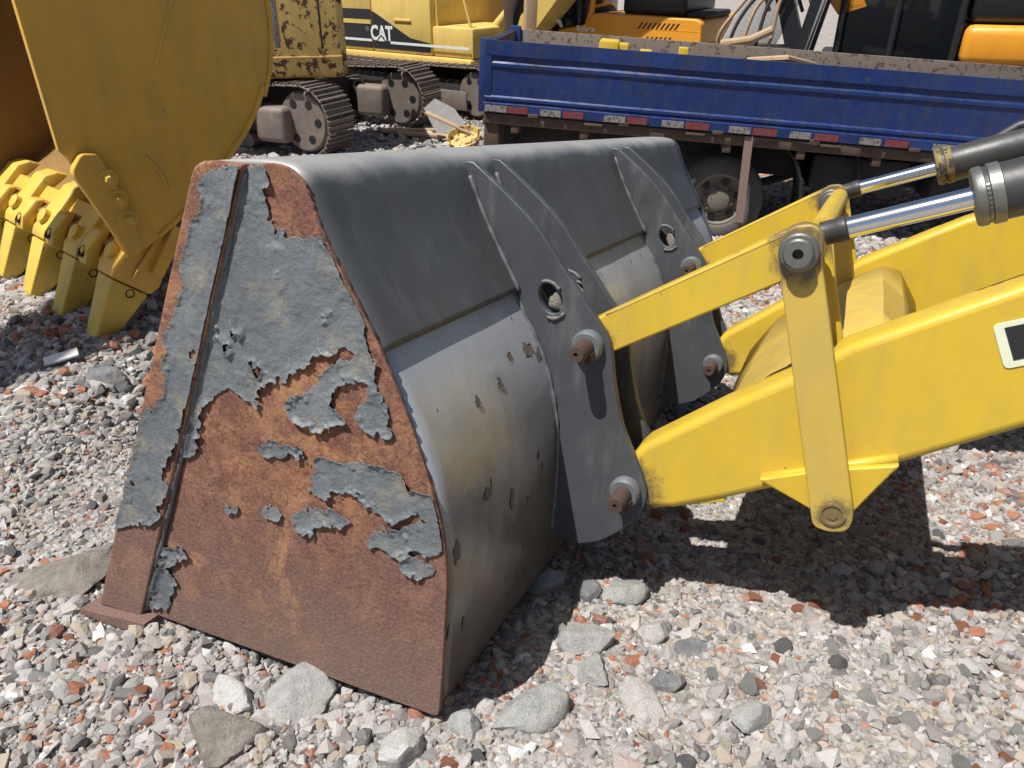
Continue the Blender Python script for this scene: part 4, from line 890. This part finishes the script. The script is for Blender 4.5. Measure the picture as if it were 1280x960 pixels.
ROCKS = [  # name, x, y, half sizes, material, yaw, label, category, seed
 ('boulder', .026, 1.10, (.085, .055, .040), 'rock_grey', .35, 'broad grey boulder half shaded just right of the bucket corner', 31),
 ('stone', -.095, 1.055, (.038, .032, .030), 'rock_grey', .2, 'small grey stone tucked left of the broad boulder by the bucket corner', 32),
 ('stone', .190, 1.345, (.062, .045, .038), 'rock_grey', -.2, 'rounded grey stone, upper of the two on the shadow edge', 33),
 ('stone', .185, 1.245, (.050, .045, .036), 'rock_grey', .9, 'grey stone, lower of the two on the shadow edge', 34),
 ('concrete_lump', -.475, 1.150, (.105, .085, .055), 'rock_grey', .5, 'large grey concrete lump under the rusty side plate', 35),
 ('stone', -.620, 1.150, (.070, .040, .034), 'rock_pale', -.5, 'white flat stone left of the concrete lump', 36),
 ('stone', -.600, 1.035, (.075, .065, .055), 'earth', .2, 'brown-stained grey stone at the lower left of the gravel', 37),
 ('slab_fragment', .290, 1.130, (.042, .080, .018), 'mortar', .45, 'long pale slab fragment in the sunlit gravel', 61),
 ('stone', .352, 1.215, (.040, .032, .028), 'rock_dark', .3, 'dark grey slaty stone beside the long pale fragment', 39),
 ('stone', .445, 1.345, (.055, .030, .016), 'rock_dark', -.2, 'thin dark flat stone lying in the sunlit gravel', 40),
 ('slab_fragment', -1.27, 1.62, (.17, .11, .04), 'earth', .35, 'wide earthy concrete slab left of the bucket lip', 41),
 ('stone', .10, 1.62, (.055, .045, .040), 'rock_grey', .1, 'grey stone in the deep shade behind the bucket', 42),
 ('stone', .205, 1.55, (.042, .035, .030), 'rock_dark', 1.1, 'speckled dark stone where the shade meets the sunlit gravel', 43),
 ('stone', -1.72, 2.86, (.10, .075, .06), 'rock_dark', .2, 'dark stone on the gravel beside the nearest digger tooth', 44),
 ('stone', -.98, 1.52, (.075, .055, .05), 'rock_brown', .8, 'brown chunk wedged at the front tip of the cutting edge', 45),
 ('boulder', .30, 1.56, (.07, .05, .04), 'rock_grey', .7, 'grey boulder lying in the shadow of the lift arm', 47),
 ('stone', .52, 1.10, (.055, .04, .035), 'rock_grey', .4, 'blocky grey stone low in the sunlit gravel, right of the long pale fragment', 48),
 ('boulder', -.22, .99, (.06, .05, .04), 'rock_pale', .1, 'pale boulder at the bottom of the gravel left of the bucket corner', 49),
 ('stone', .36, 1.40, (.05, .045, .032), 'mortar', .4, 'pale cement lump in the middle of the sunlit gravel', 46),
]
for nm, x, y, sz, mt, yaw, lab, sd in ROCKS:
    o = link(nm, rock_mesh(nm, sd, sz, 4, .05), M[mt]); o.location = (x, y, gz(x, y)+sz[2]*.22); o.rotation_euler = (random.uniform(-.12, .12), random.uniform(-.12, .12), yaw)
    tag(o, lab, 'stone' if 'stone' in nm or nm == 'boulder' else 'concrete')
# bits of brick and pale stone one can pick out of the gravel
def scatter_fixed(name, count, mats, label, group, rng, area, smin, smax, flat=.7):
    meshes = []
    for k in range(6):
        for mt in mats:
            me = rock_mesh(name, 200+k*7+len(meshes), (1, .8, flat), 3, .07, 11); me.materials.append(M[mt]); meshes.append(me)
    n = 0
    while n < count:
        x = rng.uniform(area[0], area[1]); y = area[2]+(area[3]-area[2])*rng.uniform()**1.5
        if abs(x) > .80*y+.25 or in_bucket(np.array([x]), np.array([y]), -.06)[0]: continue
        if any((x-r_[1])**2+(y-r_[2])**2 < (max(r_[3])+.02)**2 for r_ in ROCKS): continue
        s_ = rng.uniform(smin, smax)*(.8+.12*y)
        o = bpy.data.objects.new(name, meshes[rng.integers(len(meshes))]); COL.objects.link(o)
        o.location = (x, y, gz(x, y)+s_*.22); o.scale = (s_,)*3; o.rotation_euler = (rng.uniform(-.5, .5), rng.uniform(-.5, .5), rng.uniform(0, 6.28))
        tag(o, label, name.replace('_', ' '), group); n += 1
scatter_fixed('brick_fragment', 170, ['brick'], 'small orange-red brick fragment lying among the grey gravel', 'brick fragments in the gravel', np.random.default_rng(3), (-3.2, 3.2, .85, 4.6), .011, .024)
scatter_fixed('pale_stone', 110, ['rock_pale', 'mortar'], 'pale angular stone lying on top of the gravel', 'pale stones on the gravel', np.random.default_rng(4), (-3.2, 3.2, .85, 4.6), .012, .027)
scatter_fixed('grey_stone', 110, ['rock_grey', 'rock_dark'], 'grey angular stone lying on top of the gravel', 'grey stones on the gravel', np.random.default_rng(5), (-3.2, 3.2, .85, 4.6), .012, .028)

for b_, y_ in BRK:
    me_ = rock_mesh('mud_clod', 300+int(y_*100), (.022, .012, .026), 3, .10, 9); o = link('mud_clod', me_, M['earth'], b_); o.location = (.010, y_+.014, .760)
def gravel_points():
    zones = [(.55, 2.6, 125000, .0062, .55), (2.6, 5.2, 95000, .0102, .52), (5.2, 9.0, 75000, .0165, .5), (9.0, 17., 60000, .026, .42)]
    out = []
    for y0, y1, n, med, sg in zones:
        y = y0+(y1-y0)*RNG.random(n)**.95; x = (RNG.random(n)*2-1)*(.80*y1+.7)
        k = np.abs(x) < .80*y+.7; x, y = x[k], y[k]; s_ = np.clip(med*np.exp(RNG.normal(0, sg, len(x))), med*.4, med*3.4)
        k = ~in_bucket(x, y, .04) | (s_ < .010); k &= ~(in_bucket(x, y, .10)); out.append(np.stack([x[k], y[k], s_[k]], 1))
    return np.concatenate(out)
GP = gravel_points(); ng = len(GP)
fines = sstep(.54, .68, fbm(GP[:, 0]*1.5+3, GP[:, 1]*1.5+1, 4, 123))     # patches where dust and sand have buried the stones
gzv = ground_z(GP[:, 0], GP[:, 1]) + GP[:, 2]*(RNG.uniform(-.15, .75, ng) - fines*RNG.uniform(.3, 1.1, ng))
me = bpy.data.meshes.new('gravel'); me.from_pydata(np.column_stack([GP[:, 0], GP[:, 1], gzv]).tolist(), [], [])
def attr(name, typ, arr):
    a = me.attributes.new(name, typ, 'POINT'); a.data.foreach_set('vector' if typ == 'FLOAT_VECTOR' else 'value', np.ascontiguousarray(arr).ravel())
sc3 = GP[:, 2:3]*np.column_stack([RNG.uniform(.85, 1.45, ng), RNG.uniform(.75, 1.15, ng), RNG.uniform(.5, .95, ng)])
rot = np.column_stack([RNG.normal(0, .45, ng), RNG.normal(0, .45, ng), RNG.uniform(0, 6.283, ng)])
patch = fbm(GP[:, 0]*1.3+7, GP[:, 1]*1.3, 3, 77)
tint = np.clip(RNG.random(ng), 0, 1)
redk = (tint > .83) & (tint < .99) & (RNG.random(ng) > np.clip((patch-.5)*4.5+.55, .08, 1)); tint[redk] = RNG.uniform(.2, .62, redk.sum())
attr('stone_scale', 'FLOAT_VECTOR', sc3.astype(np.float32)); attr('stone_rot', 'FLOAT_VECTOR', rot.astype(np.float32))
attr('tint', 'FLOAT', tint.astype(np.float32)); attr('kind_id', 'INT', RNG.integers(0, 10, ng).astype(np.int32))
gravel = tag(link('gravel', me, M['gravel']), 'loose grey and white rubble gravel mixed with brick chips', 'gravel', kind='stuff')
ng_ = bpy.data.node_groups.new('gravel_nodes', 'GeometryNodeTree'); N = ng_.nodes; Lk = ng_.links
ng_.interface.new_socket('Geometry', in_out='INPUT', socket_type='NodeSocketGeometry'); ng_.interface.new_socket('Geometry', in_out='OUTPUT', socket_type='NodeSocketGeometry')
gi = N.new('NodeGroupInput'); go_ = N.new('NodeGroupOutput'); join = N.new('GeometryNodeJoinGeometry')
for k in range(10):
    ico = N.new('GeometryNodeMeshIcoSphere'); ico.inputs['Radius'].default_value = 1; ico.inputs['Subdivisions'].default_value = 1 if k % 4 else 2
    rnd = N.new('FunctionNodeRandomValue'); rnd.data_type = 'FLOAT_VECTOR'; amp = .42 if k % 4 else .20
    rnd.inputs[0].default_value = (-amp,)*3; rnd.inputs[1].default_value = (amp,)*3; rnd.inputs['Seed'].default_value = 11+k*5
    sp = N.new('GeometryNodeSetPosition'); Lk.new(ico.outputs[0], sp.inputs[0]); Lk.new(rnd.outputs[0], sp.inputs['Offset'])
    hu = N.new('GeometryNodeConvexHull'); Lk.new(sp.outputs[0], hu.inputs[0])
    sm_ = N.new('GeometryNodeSetMaterial'); sm_.inputs['Material'].default_value = M['gravel']; Lk.new(hu.outputs[0], sm_.inputs[0])
    g2 = N.new('GeometryNodeGeometryToInstance'); Lk.new(sm_.outputs[0], g2.inputs[0]); Lk.new(g2.outputs[0], join.inputs[0])
def named(nm, typ):
    a = N.new('GeometryNodeInputNamedAttribute'); a.data_type = typ; a.inputs[0].default_value = nm; return a.outputs[0]
iop = N.new('GeometryNodeInstanceOnPoints'); Lk.new(gi.outputs[0], iop.inputs['Points']); Lk.new(join.outputs[0], iop.inputs['Instance'])
iop.inputs['Pick Instance'].default_value = True; Lk.new(named('kind_id', 'INT'), iop.inputs['Instance Index'])
e2r = N.new('FunctionNodeEulerToRotation'); Lk.new(named('stone_rot', 'FLOAT_VECTOR'), e2r.inputs[0]); Lk.new(e2r.outputs[0], iop.inputs['Rotation'])
Lk.new(named('stone_scale', 'FLOAT_VECTOR'), iop.inputs['Scale']); Lk.new(iop.outputs[0], go_.inputs[0])
mod = gravel.modifiers.new('scatter', 'NODES'); mod.node_group = ng_
